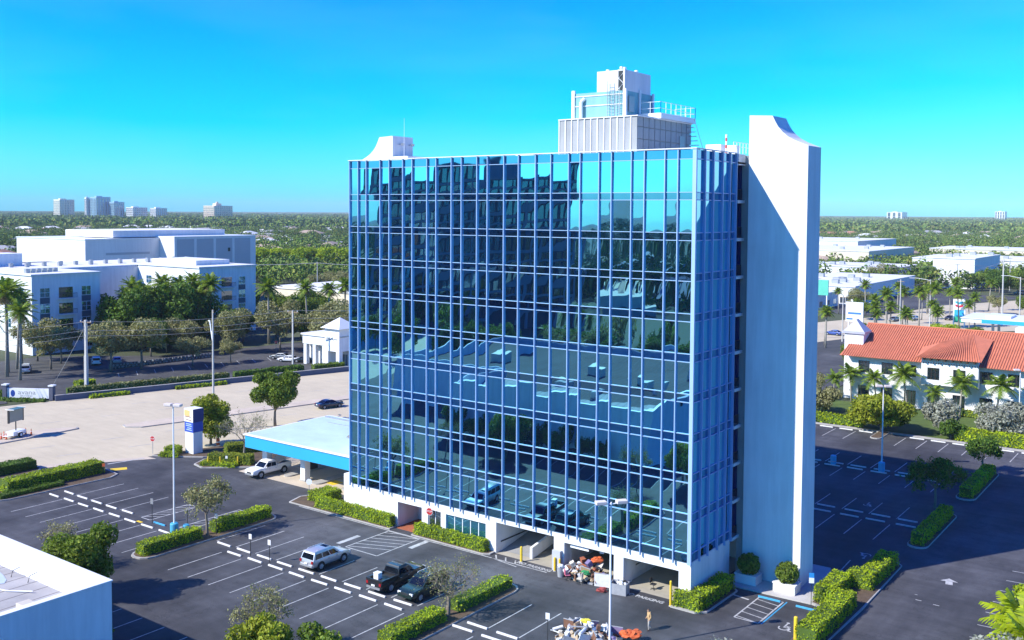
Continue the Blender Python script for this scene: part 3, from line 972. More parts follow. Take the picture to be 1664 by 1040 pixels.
MB().prism_yz([(1.2, .02), (13.3, .02), (13.3, 2.0)], 20.1, 23.6).build('ramp', mat('ramp_concrete', (.30, .30, .30), .9, var=.25, scale=.6), tower)
MB().prism_yz([(1.0, .013), (1.2, .013), (13.3, 2.05), (13.3, 3.1), (1.0, 1.1)], 23.62, 23.9).build('ramp_parapet', WHITE, tower)
MB().box(20.09, 20.14, 1.0, 12.0, .9, 1.02).build('handrail', DARKM, tower)
MB().box(27.0, 27.9, -.18, .2, .0, 1.9).build('leaning_panel', mat('grey_board', (.45, .47, .5), .7), tower)
MB().box(28.6, 30.6, .5, .58, 2.3, 2.55).build('clearance_bar', METALW, tower)
MB().box(31.5, 31.9, 1.0, 1.1, 2.2, 2.4).build('ceiling_lamp', METALW, tower)
# entrance: recess with brick floor, glazed doors and strip windows
ent = MB()
ent.box(6.9, 11.2, 3.5, 3.7, -.03, ZB - .36); ent.box(6.6, 6.93, YW1 + .001, 3.5, -.03, ZB - .36)
ent.build('entrance_wall', WHITE, tower)
MB().box(6.95, 10.34, -.1, 3.5, -.02, .05).build('brick_threshold', BRICKRED, tower)
for k in range(2):
    d = MB().box(8.1 + k * 1.15, 9.15 + k * 1.15, 3.4, 3.49, .05, 2.4).build('door', METALW, tower)
    MB().box(8.2 + k * 1.15, 9.05 + k * 1.15, 3.385, 3.398, .25, 1.55).box(8.2 + k * 1.15, 9.05 + k * 1.15, 3.385, 3.398, 1.65, 2.32).build('pane', WINDOW, d)
    MB().box(8.98 + k * .35, 9.02 + k * .35, 3.34, 3.384, .9, 1.3).build('handle', STEEL, d)
def strip_window(x0, x1, z0, z1, n, mt):
    w = MB()
    w.box(x0, x1, .40, .46, z0, z0 + .06).box(x0, x1, .40, .46, z1 - .06, z1)
    for k in range(n + 1):
        xx = x0 + (x1 - x0) * k / n
        w.box(max(x0, xx - .04), min(x1, xx + .04), .395, .465, z0 + .06, z1 - .06)
    f = w.build('window', METALW, tower)
    for k in range(n):
        a, b = x0 + (x1 - x0) * k / n + .04, x0 + (x1 - x0) * (k + 1) / n - .04
        MB().box(a, b, .425, .44, z0 + .06, z1 - .06).build('pane', mt, f)
strip_window(11.2, 12.95, .55, 2.72, 2, WINDOW)
strip_window(13.61, 18.79, .75, 2.66, 5, WINTEAL)
# recess between the side glass and the fin: landings, rails, doors
for k in range(11):
    z = ZB + 3.44 * k
    s = MB().box(39.42, 41.30, 8.18, 9.68, z - .16, z + .12).build('landing', WHITE, tower)
    if k < 10:
        r = MB()
        r.box(41.2, 41.26, 8.2, 9.19, z + 1.05, z + 1.1)
        for j in range(7):
            r.box(41.21, 41.24, 8.26 + j * .15, 8.29 + j * .15, z + .14, z + 1.05)
        r.build('railing', DARKM, s)
        MB().box(39.441, 39.48, 8.35, 9.3, z + .15, z + 2.35).build('door', mat('grey_green_door', (.30, .38, .38), .6), s)
MB().box(39.42, 41.30, 8.18, 9.68, ZT - .9, ZT - .02).build('recess_lintel', WHITE, tower)
MB().box(40.97, 41.83, 9.72, 12.40, 0, ZT - .1).build('recess_wall', mat('recess_shade_grey', (.30, .34, .36), .85, var=.2, scale=.5), tower)  # link wall toned grey: the recess shade is put into its colour
MB().box(39.401, 39.44, 8.05, 9.69, ZB, ZT - .9).build('recess_back', mat('pale_grey_stucco', (.55, .60, .62), .85, var=.2, scale=.5), tower)
# fins
CURVE = [(47.31, 39.45), (46.76, 39.67), (46.13, 39.94), (45.49, 40.29), (44.99, 40.69), (44.56, 41.18), (44.27, 41.67), (44.0, 42.21)]
MB().prism_xz([(41.84, -.05), (47.31, -.05)] + CURVE + [(41.84, 42.34)], 9.2, 12.44).build('end_fin', WHITE, tower)
LC = [(-2.35 - (cx - 41.84), cz) for cx, cz in CURVE]
MB().prism_xz([(-2.35, 42.3)] + LC[::-1] + [(-7.82, -.05), (-2.35, -.05)], 9.2, 12.7).build('end_fin', WHITE, tower)
MB().box(-2.34, -.03, 9.25, 12.6, 0, 39.9).build('fin_link', WHITE, tower)
# roof plant
pent = MB().box(24.7, 33.0, 4.15, 15.0, ZT - .2, 42.2).build('plant_room', LOUVRE, tower)
for k in range(12):
    a = 24.56 + k * .72
    MB().box(a + .09, a + .66, 4.06, 4.15, ZT + .16, 42.30).build('louvre_panel', LOUVRE, pent)
    MB().box(a - .02, a + .08, 3.99, 4.16, ZT + .16, 42.34).build('rib', METALW, pent)
for k in range(10):
    a = 4.2 + k * 1.1
    for j in range(3):
        MB().box(33.0, 33.10, a + .05, a + 1.05, ZT + .35 + j * 1.12, ZT + 1.40 + j * 1.12).build('louvre_panel', LOUVRE, pent)
MB().box(24.5, 33.25, 3.95, 15.1, 42.341, 42.43).build('roof_edge', METALW, pent)
dr = MB().box(33.1, 33.16, 12.6, 13.6, ZT + .1, ZT + 2.2).build('door', STEEL, pent)
MB().box(24.95, 30.7, 6.0, 11.5, 42.43, 45.05).build('cooling_tower', CYANBOX, tower)
for (x0, x1, y0, y1, z0, z1) in ((24.78, 25.12, 5.85, 6.1, 42.44, 45.35), (30.56, 30.9, 5.85, 6.1, 42.44, 45.2), (30.72, 30.9, 8.6, 8.8, 42.96, 45.3), (30.72, 30.9, 11.2, 11.45, 42.96, 45.2)):
    MB().box(x0, x1, y0, y1, z0, z1).build('corner_post', METALW, tower)
for z in (43.75, 44.7):
    MB().box(25.13, 30.55, 5.94, 5.99, z, z + .09).build('rail', METALW, tower)
for (y0, y1, z0, z1) in ((6.6, 7.6, 43.1, 44.6), (9.0, 10.9, 43.1, 44.4)):
    MB().box(30.71, 30.84, y0, y1, z0, z1).build('louvre_panel', STEEL, tower)
MB().tube([(26.0, 5.7, 42.5), (26.0, 5.7, 44.2)], .18, 8).tube([(26.0, 5.7, 44.2), (26.2, 5.98, 44.5)], .18, 8).build('riser_pipe', METALW, tower)
MB().box(27.6, 30.7, 6.0, 11.0, 45.05, 47.0).build('lift_overrun', WHITE, tower)
tt = MB().box(30.0, 30.68, 5.93, 5.99, 45.1, 46.9).build('access_hatch', DARKM, tower)
br = MB()
br.tube([(30.05, 5.9, 45.2), (30.6, 5.9, 45.7), (30.05, 5.9, 46.2), (30.6, 5.9, 46.7)], .045, 5)
br.box(30.6, 30.76, 5.82, 5.92, 45.05, 47.1)
br.build('bracing', METALW, tower)
for (a, b, h) in ((28.9, 8.0, .35), (29.6, 7.2, .5), (30.2, 9.0, .3), (30.3, 6.6, .3), (28.2, 7.0, .28)):
    MB().lathe(a, b, [(0, 47.0 + h), (.16, 47.0 + h), (.2, 47.0 + h * .6), (.12, 47.0 + h * .55), (.12, 46.98)], 8).build('roof_vent', METALW, tower)
lad = MB()
for a in (28.9, 29.4, 29.75, 30.25):
    lad.box(a, a + .04, 5.72, 5.78, 42.4, 46.0 if a < 29.5 else 45.3)
for j in range(11):
    lad.box(28.94, 29.4, 5.73, 5.77, 42.6 + j * .3, 42.63 + j * .3)
    lad.box(29.79, 30.25, 5.73, 5.77, 42.6 + j * .24, 42.63 + j * .24)
lad.build('ladder', STEEL, tower)
MB().box(31.0, 33.5, 8.0, 15.3, 42.44, 42.95).build('platform', METALW, tower)
rl = MB()
for (pts) in ([(33.45, 8.0), (33.45, 15.3)], [(31.2, 15.3), (33.45, 15.3)], [(31.2, 8.0), (33.45, 8.0)]):
    (ax, ay), (bx, by) = pts
    n = max(2, int(math.hypot(bx - ax, by - ay) / 1.0))
    for k in range(n + 1):
        px, py = ax + (bx - ax) * k / n, ay + (by - ay) * k / n
        rl.box(px - .02, px + .02, py - .02, py + .02, 42.95, 44.05)
    for z in (43.4, 44.0):
        rl.tube([(ax, ay, z), (bx, by, z)], .022, 4)
rl.build('railing', METALW, tower)
st = MB()
for k in range(8):
    st.box(33.4, 34.2, 13.4 + k * .28, 13.65 + k * .28, ZT + .1 + (7 - k) * .42, ZT + .15 + (7 - k) * .42)
st.tube([(34.25, 13.4, ZT + 4.0), (34.25, 15.6, ZT + .9)], .025, 4)
st.build('roof_stair', STEEL, tower)
rr = MB()
for k in range(9):
    rr.box(40.6, 40.64, .6 + k * .95, .64 + k * .95, ZT + .1, ZT + 1.0)
rr.tube([(40.62, 1.2, ZT + 1.0), (40.62, 8.2, ZT + 1.0)], .02, 4).tube([(40.62, 1.2, ZT + .6), (40.62, 8.2, ZT + .6)], .02, 4)
rr = MB()
for k in range(6):
    rr.box(40.7, 40.74, 8.3 + k * .7, 8.34 + k * .7, ZT + .1, ZT + 1.1)
rr.tube([(40.72, 8.3, ZT + 1.1), (40.72, 12.0, ZT + 1.1)], .025, 4).tube([(40.72, 8.3, ZT + .7), (40.72, 12.0, ZT + .7)], .02, 4)
rr.build('roof_railing', METALW, tower)
for (a, b, w, d, h) in ((36.2, 12.0, 1.6, 1.4, 1.2), (38.2, 12.5, .9, .9, 1.1), (20.0, 12.0, 3.0, 2.0, 1.0), (12.0, 14.0, 2.5, 2.0, 1.1)):
    MB().box(a, a + w, b, b + d, ZT - .09, ZT + h).build('roof_unit', METALW, tower, bevel=.04)
an = MB()
for k in range(6):
    an.cyl(39.6, 9.2, ZT - .05 + k * .32, ZT + .27 + k * .32, .09, 6, k % 2)
an.build('mast', [mat('mast_red', (.6, .1, .08), .6), METALW], tower)
MB().cyl(-.7, 9.4, 39.9, 44.3, .03, 5, 0, .012).build('antenna', METALW, tower)
for (a, b) in ((-2.3, 10.2), (-2.3, 11.9)):
    MB().box(a, a + .5, b, b + .12, 41.3, 41.42).lathe(a + .6, b + .06, [(0, 41.2), (.18, 41.2), (.24, 41.45), (0, 41.5)], 8).build('floodlight', STEEL, tower)
# wall fittings on the base
MB().box(34.7, 34.72, 2.0, 3.2, 1.5, 1.62).build('bracket', DARKM, tower)
# ---------------------------------------------------------------- drive-through canopy beside the tower
can = thing('drive_through_canopy', 'flat white canopy roof with bright blue fascia on square white pillars', 'canopy', (0, 0, 0))
MB().box(-23.3, -1.95, 4.2, 18.6, 3.35, 4.9).build('fascia', BLUEFASCIA, can)
MB().box(-23.45, -1.95, 4.05, 18.75, 4.901, 5.05).build('coping', METALW, can)
MB().box(-23.1, -2.2, 4.4, 18.4, 5.051, 5.075).build('roof_membrane', CANOPYROOF, can)
MB().box(-22.6, -12.0, 17.2, 17.35, 5.08, 5.25).box(-20.0, -6.0, 15.2, 15.26, 5.08, 5.14).build('roof_pipe', STEEL, can)
MB().box(-23.2, -2.0, 4.3, 18.5, 3.28, 3.349).build('soffit', WHITE, can)
for (px, py) in ((-14.6, 6.5), (-21.8, 6.5), (-21.8, 16.5), (-14.6, 16.5), (-6.5, 16.5)):
    p = MB().box(px - .42, px + .42, py - .42, py + .42, .12, 3.3).build('pillar', WHITE, can)
    MB().box(px - .55, px + .55, py - .55, py + .55, .0, .16).build('plinth', CONC, p)
g_ = MB().box(-11.0, -10.3, 10.4, 10.9, 5.08, 5.35)
g_.tube([(-11.5, 10.6, 5.1), (-10.7, 10.6, 5.7), (-10.2, 10.6, 5.15)], .05, 5)
g_.build('roof_vent', mat('rusty_vent', (.25, .16, .1), .8), can)
# teller kiosk under the canopy
kio = thing('teller_kiosk', 'dark teller machine cabinet under the blue canopy behind the white pickup', 'kiosk', (-17.8, 10.5, .18))
MB().box(-.45, .45, -.6, .6, 0, 1.9).build('cabinet', mat('dark_brown_panel', (.06, .04, .035), .6), kio, bevel=.03)
MB().box(-.55, .55, -.7, .7, 1.901, 2.05).build('hood', DARKBLUE, kio)
MB().box(-.3, .3, -.615, -.6, 1.0, 1.5).build('screen', CARGLASS, kio)

def window(parent, plane, u0, u1, z0, z1, at, mt, frame=METALW, cols=2, rows=1, name='window', depth=.06):
    """framed window proud of a wall; plane 'x' = wall facing +x at x=at, 'y' = wall facing -y at y=at"""
    def bx(mb, a, b, d0, d1, c, d):
        if plane == 'x':
            mb.box(at + d0, at + d1, a, b, c, d)
        else:
            mb.box(a, b, at - d1, at - d0, c, d)
    f = MB()
    t = max(.05, (u1 - u0) * .03)
    bx(f, u0, u1, -.02, depth, z0, z0 + t); bx(f, u0, u1, -.02, depth, z1 - t, z1)
    for k in range(cols + 1):
        u = u0 + (u1 - u0) * k / cols
        bx(f, max(u0, u - t / 2), min(u1, u + t / 2), -.02, depth, z0 + t, z1 - t)
    for k in range(1, rows):
        z = z0 + (z1 - z0) * k / rows
        bx(f, u0 + t, u1 - t, -.02, depth - .01, z - t / 2, z + t / 2)
    o = f.build(name, frame, parent)
    for k in range(cols):
        a, b = u0 + (u1 - u0) * k / cols + t / 2, u0 + (u1 - u0) * (k + 1) / cols - t / 2
        p = MB()
        bx(p, a, b, .0, .02, z0 + t, z1 - t)
        p.build('pane', mt, o)
    return o

# ---------------------------------------------------------------- low flat-roofed building in the foreground
nb = thing('flat_roofed_building', 'low white building with parapet and grey membrane roof in the lower left corner', 'building')
NX0, NX1, NY0, NY1, NZ = -18.0, 16.4, -84.0, -38.4, 8.0
DECK = NZ - 1.25
bd = MB()
bd.box(NX0, NX1, NY0, NY1, -.05, DECK)
bd.box(-42, NX0 - .001, NY0, -52, -.05, DECK)
bd.build('wall', WHITE, nb)
pp = MB()
T = .45
pp.box(NX0, NX1, NY1 - T, NY1, DECK, NZ).box(NX1 - T, NX1, NY0, NY1 - T, DECK, NZ).box(NX0, NX1 - T, NY0, NY0 + T, DECK, NZ)
pp.box(NX0, NX0 + T, -52, NY1 - T, DECK, NZ).box(-42, NX0, -52 - T, -52, DECK, NZ).box(-42, -42 + T, NY0, -52 - T, DECK, NZ).box(-42 + T, NX0, NY0, NY0 + T, DECK, NZ)
pp.build('parapet', WHITE, nb)
cp = MB()
cp.box(NX0 - .05, NX1 + .06, NY1 - T - .04, NY1 + .06, NZ + .001, NZ + .08).box(NX1 - T - .04, NX1 + .06, NY0, NY1 - T - .041, NZ + .001, NZ + .08)
cp.build('coping', METALW, nb)
cn = MB().prism_yz([(NY1 - T - 1.0, DECK + .031), (NY1 - T - .01, DECK + .031), (NY1 - T - .01, NZ - .1)], NX0 + T + .01, NX1 - T - .01)
cn.build('sloping_flashing', METALW, nb)
MEMB = mat('grey_roof_membrane', (.46, .44, .42), .85, var=.3, scale=.35, fine=.12)
dk = MB().box(NX0 + T, NX1 - T, -47.0, NY1 - T, DECK, DECK + .03).build('roof_deck', MEMB, nb)
MB().box(NX0 + T, NX1 - T, NY0 + T, -47.001, DECK, DECK + .03).box(-42 + T, NX0 + T - .001, NY0 + T, -52 - T, DECK, DECK + .03).build('darkened_deck', mat('darkened_roof_deck', (.10, .10, .105), .95, var=.4, scale=.2, fine=.3), nb)  # rest of the deck coloured darker to dim its reflection in the tower glass
for k in range(22):
    x = NX0 + .9 + k * 1.55
    MB().box(x, x + .05, NY0 + T, NY1 - T - 1.05, DECK + .031, DECK + .042).build('seam', mat('membrane_seam', (.2, .18, .17), .9), dk)
for y in (-44.6, -51.0, -58, -66, -75):
    MB().box(NX0 + T, NX1 - T, y, y + .05, DECK + .043, DECK + .052).build('seam', mat('membrane_seam', (.2, .18, .17), .9), dk)
MB().add([(5.0 + 2.6 * math.cos(a) * (1 + .2 * math.sin(3 * a)), -42.0 + 1.4 * math.sin(a), DECK + .054) for a in [k * math.pi / 9 for k in range(18)]], [tuple(range(18))]).build('water_patch', mat('ponded_water', (.55, .62, .66), .08, var=.05, spec=.6), dk)
for (x, y, w, d, h) in ((13.2, -43.4, 1.5, .9, .55), (4, -58, 3.2, 2.2, 1.6), (-8, -64, 3.2, 2.2, 1.6), (-5, -49, 2.2, 1.6, 1.2), (8, -70, 3.2, 2.2, 1.6), (-30, -66, 3.0, 2.2, 1.5), (2, -48.5, 1.2, 1.2, .7)):
    u = MB().box(x, x + w, y, y + d, DECK + .12, DECK + h).build('roof_unit', mat('beige_unit', (.62, .56, .46), .6, var=.15), nb, bevel=.04)
    MB().box(x + .1, x + w - .1, y - .04, y + d + .04, DECK + .03, DECK + .119).build('curb', CONC, u)
pv = MB()
pv.tube([(-6, -44.6, DECK + .12), (2, -44.2, DECK + .12), (9.5, -42.2, DECK + .12), (11.2, -41.2, DECK + .16)], .05, 6)
pv.build('conduit', METALW, nb)
for (x, y) in ((7.0, -40.6), (9.0, -40.4), (3.5, -40.5)):
    MB().tube([(x, y, DECK + .03), (x + .05, y + .1, DECK + .5), (x + .3, y + .5, DECK + .7)], .035, 5).build('bent_pipe', DARKM, nb)
MB().box(9.0, 9.3, -52.5, -52.2, DECK + .03, DECK + 1.0).box(9.4, 9.55, -52.6, -52.45, DECK + .03, DECK + .7).build('roof_vent', METALW, nb)
fl = MB().box(NX1 + .0, NX1 + .35, -47.4, -47.2, 6.1, 6.3).build('floodlight', STEEL, nb)
MB().box(NX1 + .3, NX1 + .62, -47.6, -47.05, 5.85, 6.25).build('lamp_head', DARKM, fl)
for k in range(5):
    window(nb, 'y', -14 + k * 5.5, -11 + k * 5.5, 1.0, 2.8, NY0 - .01, WINDOW)

# ---------------------------------------------------------------- dark office block behind the viewer, seen mirrored in the glass
ob = thing('dark_office_block', 'dark slab office block mirrored in the upper glass of the tower', 'building', (-111.0, -161.0, 0), -R(39.0))
OBM = mat('dark_bronze_cladding', (.045, .05, .07), .5, .2, var=.15, scale=.3)
OBP = mat('grey_concrete_band', (.24, .24, .26), .8, var=.15, scale=.3)
MB().box(-31, 31, -18, 0, 0, 45.0).build('wall', OBM, ob)
for k in range(12):
    z = 3.5 + k * 3.5
    b = MB().box(-31.2, 31.2, -18.2, .25, z - .55, z + .35).build('balcony_band', OBP, ob)
    for j in range(20):
        MB().box(-30 + j * 3.08, -28 + j * 3.08, .255, .30, z + .42, z + 2.75).build('window', WINDOW, b)
for x in (-31, -15.5, 0, 15.5, 30):
    MB().box(x, x + 1.0, -.2, .55, 0, 46).build('pier', OBP, ob)
MB().box(-12, 14, -15, -4, 45, 48.5).box(2, 8, -12, -6, 48.5, 50.5).build('plant_room', OBP, ob)
MB().box(-31.1, 31.1, -18.1, .1, 45.0, 45.6).build('parapet', OBP, ob)

# ---------------------------------------------------------------- apartment block across the road
apt = thing('apartment_block', 'four-storey white apartment block with flat roofs behind palms across the road', 'building')
AX = -143.0
aw = MB()
aw.box(-171, AX, 39.1, 55.8, 0, 18.2).box(-171, AX, 84.0, 102.4, 0, 18.0).box(-200, -171.01, 44, 112, 0, 17.6)
aw.build('wall', WHITE, apt)
ar = MB()
ar.box(-171.3, AX + .3, 38.8, 56.1, 18.21, 18.55).box(-171.3, AX + .3, 83.7, 102.7, 18.01, 18.4).box(-200.3, -171.31, 43.7, 112.3, 17.61, 18.0)
ar.build('roof', WHITE2, apt)
MB().box(-170, -150, 88, 99, 18.41, 19.7).build('roof_plant_room', WHITE, apt)
MB().box(-196, -188, 40, 60, 18.01, 21.4).build('roof_plant_room', WHITE, apt)
for k in range(26):
    x, y = -186 + (k % 3) * 2.5, 33 + k * 3.0
    MB().box(x, x + .9, y, y + .9, 18.02, 19.1).build('roof_unit', STEEL, apt)
for k in range(6):
    MB().box(-150 - k * .1, -149 - k * .1, 41 + k * 1.4, 41.9 + k * 1.4, 18.56, 19.5).build('roof_unit', STEEL, apt)
PANEL = mat('slate_blue_panel', (.045, .09, .13), .6, var=.1)
for (y0, off) in ((39.1, 0), (84.0, .6)):
    for z in (14.0, 10.3, 6.6):
        for u in (1.9 + off, 12.0 + off):
            window(apt, 'x', y0 + u, y0 + u + 2.3, z - .9, z + 1.3, AX, WINTEAL, cols=2, rows=2)
            if z > 7:
                MB().box(AX - .05, AX + .04, y0 + u, y0 + u + 2.3, z - 2.35, z - .95).build('spandrel_panel', PANEL, apt)
        o = MB().box(AX - .02, AX + .03, y0 + 6.4 + off, y0 + 9.8 + off, z - 1.2, z + 1.25).build('balcony_door', WINDOW, apt)
        r = MB().box(AX + .04, AX + 1.3, y0 + 6.3 + off, y0 + 10.2 + off, z - 1.45, z - 1.25).build('balcony_slab', WHITE, apt)
        q = MB()
        q.box(AX + 1.22, AX + 1.28, y0 + 6.3 + off, y0 + 10.2 + off, z - .2, z - .12)
        for j in range(14):
            q.box(AX + 1.23, AX + 1.27, y0 + 6.35 + off + j * .29, y0 + 6.41 + off + j * .29, z - 1.249, z - .2)
        q.build('railing', DARKM, r)
    for u in (2.0, 8.0, 13.0):
        window(apt, 'x', y0 + u, y0 + u + 1.6, .8, 3.4, AX, WINDOW)
for k in range(4):
    for z in (14.0, 10.3, 6.6):
        window(apt, 'y', -167 + k * 6, -164.6 + k * 6, z - .9, z + 1.3, 84.0, WINTEAL, rows=2)
        window(apt, 'y', -167 + k * 6, -164.6 + k * 6, z - .9, z + 1.3, 39.1, WINTEAL, rows=2)

# ---------------------------------------------------------------- big blank mall box behind it
mall = thing('department_store', 'huge windowless white department store behind the apartment block', 'building')
MALLW = mat('mall_pale_wall', (.74, .73, .72), .85, var=.1, scale=.08, streak=.08)
MB().box(-283, -237, 106.5, 150, 0, 23.0).build('wall', MALLW, mall)
MB().box(-283, -228, 135.0, 171, 0, 23.6).build('wall', MALLW, mall)
MB().box(-270, -239, 118, 165, 23.61, 26.0).build('upper_wall', MALLW, mall)
MB().box(-283.2, -236.8, 106.3, 134.9, 23.01, 23.3).box(-283.2, -227.8, 134.91, 171.2, 23.61, 23.9).build('coping', METALW, mall)
gm = MB()
for k in range(4):
    gm.box(-227.99, -227.9, 136 + k * 8.4, 143.2 + k * 8.4, 3, 22.9)
gm.build('wall_panel', mat('mall_grey_panel', (.45, .45, .47), .85, var=.08, scale=.1), mall)
MB().box(-236.98, -236.93, 114, 131, 17.6, 18.4).build('vent_strip', mat('mall_grey_panel', (.45, .45, .47), .85, var=.08, scale=.1), mall)
MB().box(-236.98, -236.9, 122, 123.4, 13, 16).build('vent', DARKM, mall)
MB().box(-227.88, -227.8, 158, 159, 18, 19.4).build('vent', DARKM, mall)
MB().box(-262, -250, 90, 106.4, 0, 15).build('annexe', mat('slate_annexe', (.16, .17, .2), .8), mall)

# ---------------------------------------------------------------- bank pavilion on the far side of the road
bk = thing('bank_pavilion', 'small white pavilion with colonnade and pyramid-roofed corner tower across the road', 'building')
b = MB()
b.box(-86.5, -79.05, 71.6, 84, 0, 6.4).box(-86.7, -79.05, 69.8, 71.59, 4.5, 6.4)
for x in (-86.5, -83.6, -80.6):
    b.box(x, x + .9, 69.9, 70.8, 0, 4.49)
b.build('wall', WHITE, bk)
MB().box(-87.0, -79.1, 69.5, 84.4, 6.41, 6.75).build('roof', WHITE2, bk)
tb = MB().box(-79.0, -74.6, 69.2, 73.8, 3.6, 8.5)
tb.box(-79.0, -78.0, 69.2, 73.8, 0, 3.59).box(-75.6, -74.6, 69.2, 70.2, 0, 3.59).box(-75.6, -74.6, 72.8, 73.8, 0, 3.59).box(-77.9, -75.0, 73.0, 73.6, 0, 3.59)
tb.build('corner_tower', WHITE, bk)
MB().add([(-79.7, 68.5, 8.51), (-73.9, 68.5, 8.51), (-73.9, 74.5, 8.51), (-79.7, 74.5, 8.51), (-76.8, 71.5, 10.7)], [(3, 2, 1, 0), (0, 1, 4), (1, 2, 4), (2, 3, 4), (3, 0, 4)]).build('tower_roof', METALW, bk)
for (u, z0, z1) in ((-85.4, .6, 3.9), (-82.6, 2.6, 3.9), (-82.6, .6, 1.6), (-80.1, 2.4, 3.9), (-80.1, .6, 1.8)):
    window(bk, 'y', u, u + 1.3, z0, z1, 71.6, WINDOW, rows=1)
window(bk, 'y', -77.6, -75.9, 0.1, 2.6, 73.0, WINDOW, name='door')
sc = MB()
pts = [(-78.4 + 3.3 * k / 24, 69.16, 6.2 + .22 * math.sin(k * 1.9) + .1 * math.sin(k * .7)) for k in range(25)]
sc.tube(pts, .035, 4)
sc.build('script_sign', mat('dark_green_letters', (.05, .1, .09), .5), bk)
MB().box(-74.59, -74.5, 69.3, 73.7, 6.6, 6.85).build('band', STEEL, bk)

# ---------------------------------------------------------------- tan store between the trees
ts = thing('tan_store', 'long low cream store half hidden by fan palms behind the bank', 'building')
MB().box(-176, -128, 136, 175, 0, 8.2).build('wall', CREAM, ts)
MB().box(-176.3, -127.7, 135.7, 175.3, 8.21, 8.9).build('roof', WHITE2, ts)
MB().box(-137, -132, 135.6, 135.99, 3.8, 5.2).build('red_sign', mat('red_sign_face', (.5, .03, .03), .5), ts)
for k in range(5):
    window(ts, 'y', -172 + k * 7, -168 + k * 7, .8, 3.2, 136, WINDOW)

# ---------------------------------------------------------------- red-tiled building on the right
rb = thing('red_tiled_building', 'long white two-storey building with red clay tile hip roof', 'building')
b = MB()
b.box(22.4, 68, 102, 122, -.05, 8.2).box(34.6, 43.6, 100.6, 101.99, 4.6, 9.2)
b.build('wall', WHITE, rb)
b = MB().box(20.2, 23.6, 104.5, 108, -.05, 11.8)
b.build('stair_tower', WHITE, rb)
MB().box(19.9, 23.9, 104.2, 108.3, 11.81, 12.2).add([(20, 104.3, 12.21), (23.8, 104.3, 12.21), (23.8, 108.2, 12.21), (20, 108.2, 12.21), (21.9, 105.6, 14.3), (21.9, 106.9, 14.3)], [(0, 1, 4), (1, 2, 5, 4), (2, 3, 5), (3, 0, 4, 5)]).build('stair_tower_cap', mat('lilac_grey_metal', (.42, .43, .52), .5), rb)
EX0, EX1, EY0, EY1, EZ, RZ = 20.6, 70.0, 100.6, 123.6, 8.25, 13.0
hip = 11.0
roof = MB().add([(EX0, EY0, EZ), (EX1, EY0, EZ), (EX1, EY1, EZ), (EX0, EY1, EZ), (EX0 + 1.5, 112.1, RZ), (EX1 - hip, 112.1, RZ)], [(0, 1, 5, 4), (1, 2, 5), (2, 3, 4, 5), (3, 0, 4), (3, 2, 1, 0)]).build('roof', TILE, rb)
MB().add([(34.0, 99.4, 9.25), (44.2, 99.4, 9.25), (44.2, 109, 12.0), (34.0, 104, 10.5), (41.0, 109, 12.7), (37.0, 103.5, 11.6)], [(0, 1, 4, 5), (1, 2, 4), (0, 5, 3), (3, 5, 4, 2), (0, 3, 2, 1)]).build('cross_roof', TILE, rb)
tl = MB()
n = 120
for k in range(n):
    x = EX0 + .5 + (EX1 - EX0 - 1.0) * k / (n - 1)
    t = 1.0
    if x < EX0 + 1.5:
        t = (x - EX0) / 1.5
    if x > EX1 - hip:
        t = (EX1 - x) / hip
    y1, z1 = EY0 + (112.1 - EY0) * t, EZ + (RZ - EZ) * t
    if t > .08:
        tl.tube([(x, EY0 - .05, EZ + .03), (x, y1, z1 + .03)], .11, 5)
for k in range(40):
    y = EY0 + 1 + (EY1 - EY0 - 2) * k / 39
    t = min((y - EY0) / 11.5, (EY1 - y) / 11.5)
    if t > .06:
        tl.tube([(EX1 + .03, y, EZ + .03), (EX1 - hip * t, y, EZ + (RZ - EZ) * t + .03)], .1, 4)
for k in range(26):
    u = (k + .5) / 26
    tl.tube([(34.0 + 10.2 * u, 99.36, 9.29), (37.0 + 4.0 * u, 103.5 + 5.5 * u, 11.63 + 1.1 * u)], .11, 5)
tag(tl.build('tile_course', TILE, roof), kind='stuff')
MB().tube([(EX0 + 1.5, 112.1, RZ + .08), (EX1 - hip, 112.1, RZ + .08)], .16, 6).tube([(EX1 - hip, 112.1, RZ + .08), (EX1, EY0, EZ + .1)], .14, 6).build('ridge_tile', TILE, roof)
BROWNF = mat('dark_brown_frame', (.06, .04, .035), .6)
for x in (23.6, 27.6, 31.5, 35.4, 39.4, 43.6, 47.8, 52.0, 56.0):
    window(rb, 'y', x, x + 1.9, .5, 3.0, 102, WINDOW, BROWNF, 3)
    MB().box(x - .1, x + 2.0, 101.7, 102.0, .3, .46).build('sill', CREAM, rb)
    if not (34.5 < x < 43.5):
        window(rb, 'y', x, x + 1.9, 5.4, 7.4, 102, WINDOW, BROWNF, 3)
for x in (35.6, 39.7):
    window(rb, 'y', x, x + 1.9, 5.5, 7.5, 100.6, WINDOW, BROWNF, 3)
for k in range(8):
    MB().box(35.0 + k * 1.15, 35.2 + k * 1.15, 99.6, 100.6, 8.8, 9.1).build('rafter_end', BROWNF, rb)
MB().box(46, 66, 118, 122, 8.2, 13.4).build('rear_parapet', WHITE, rb)

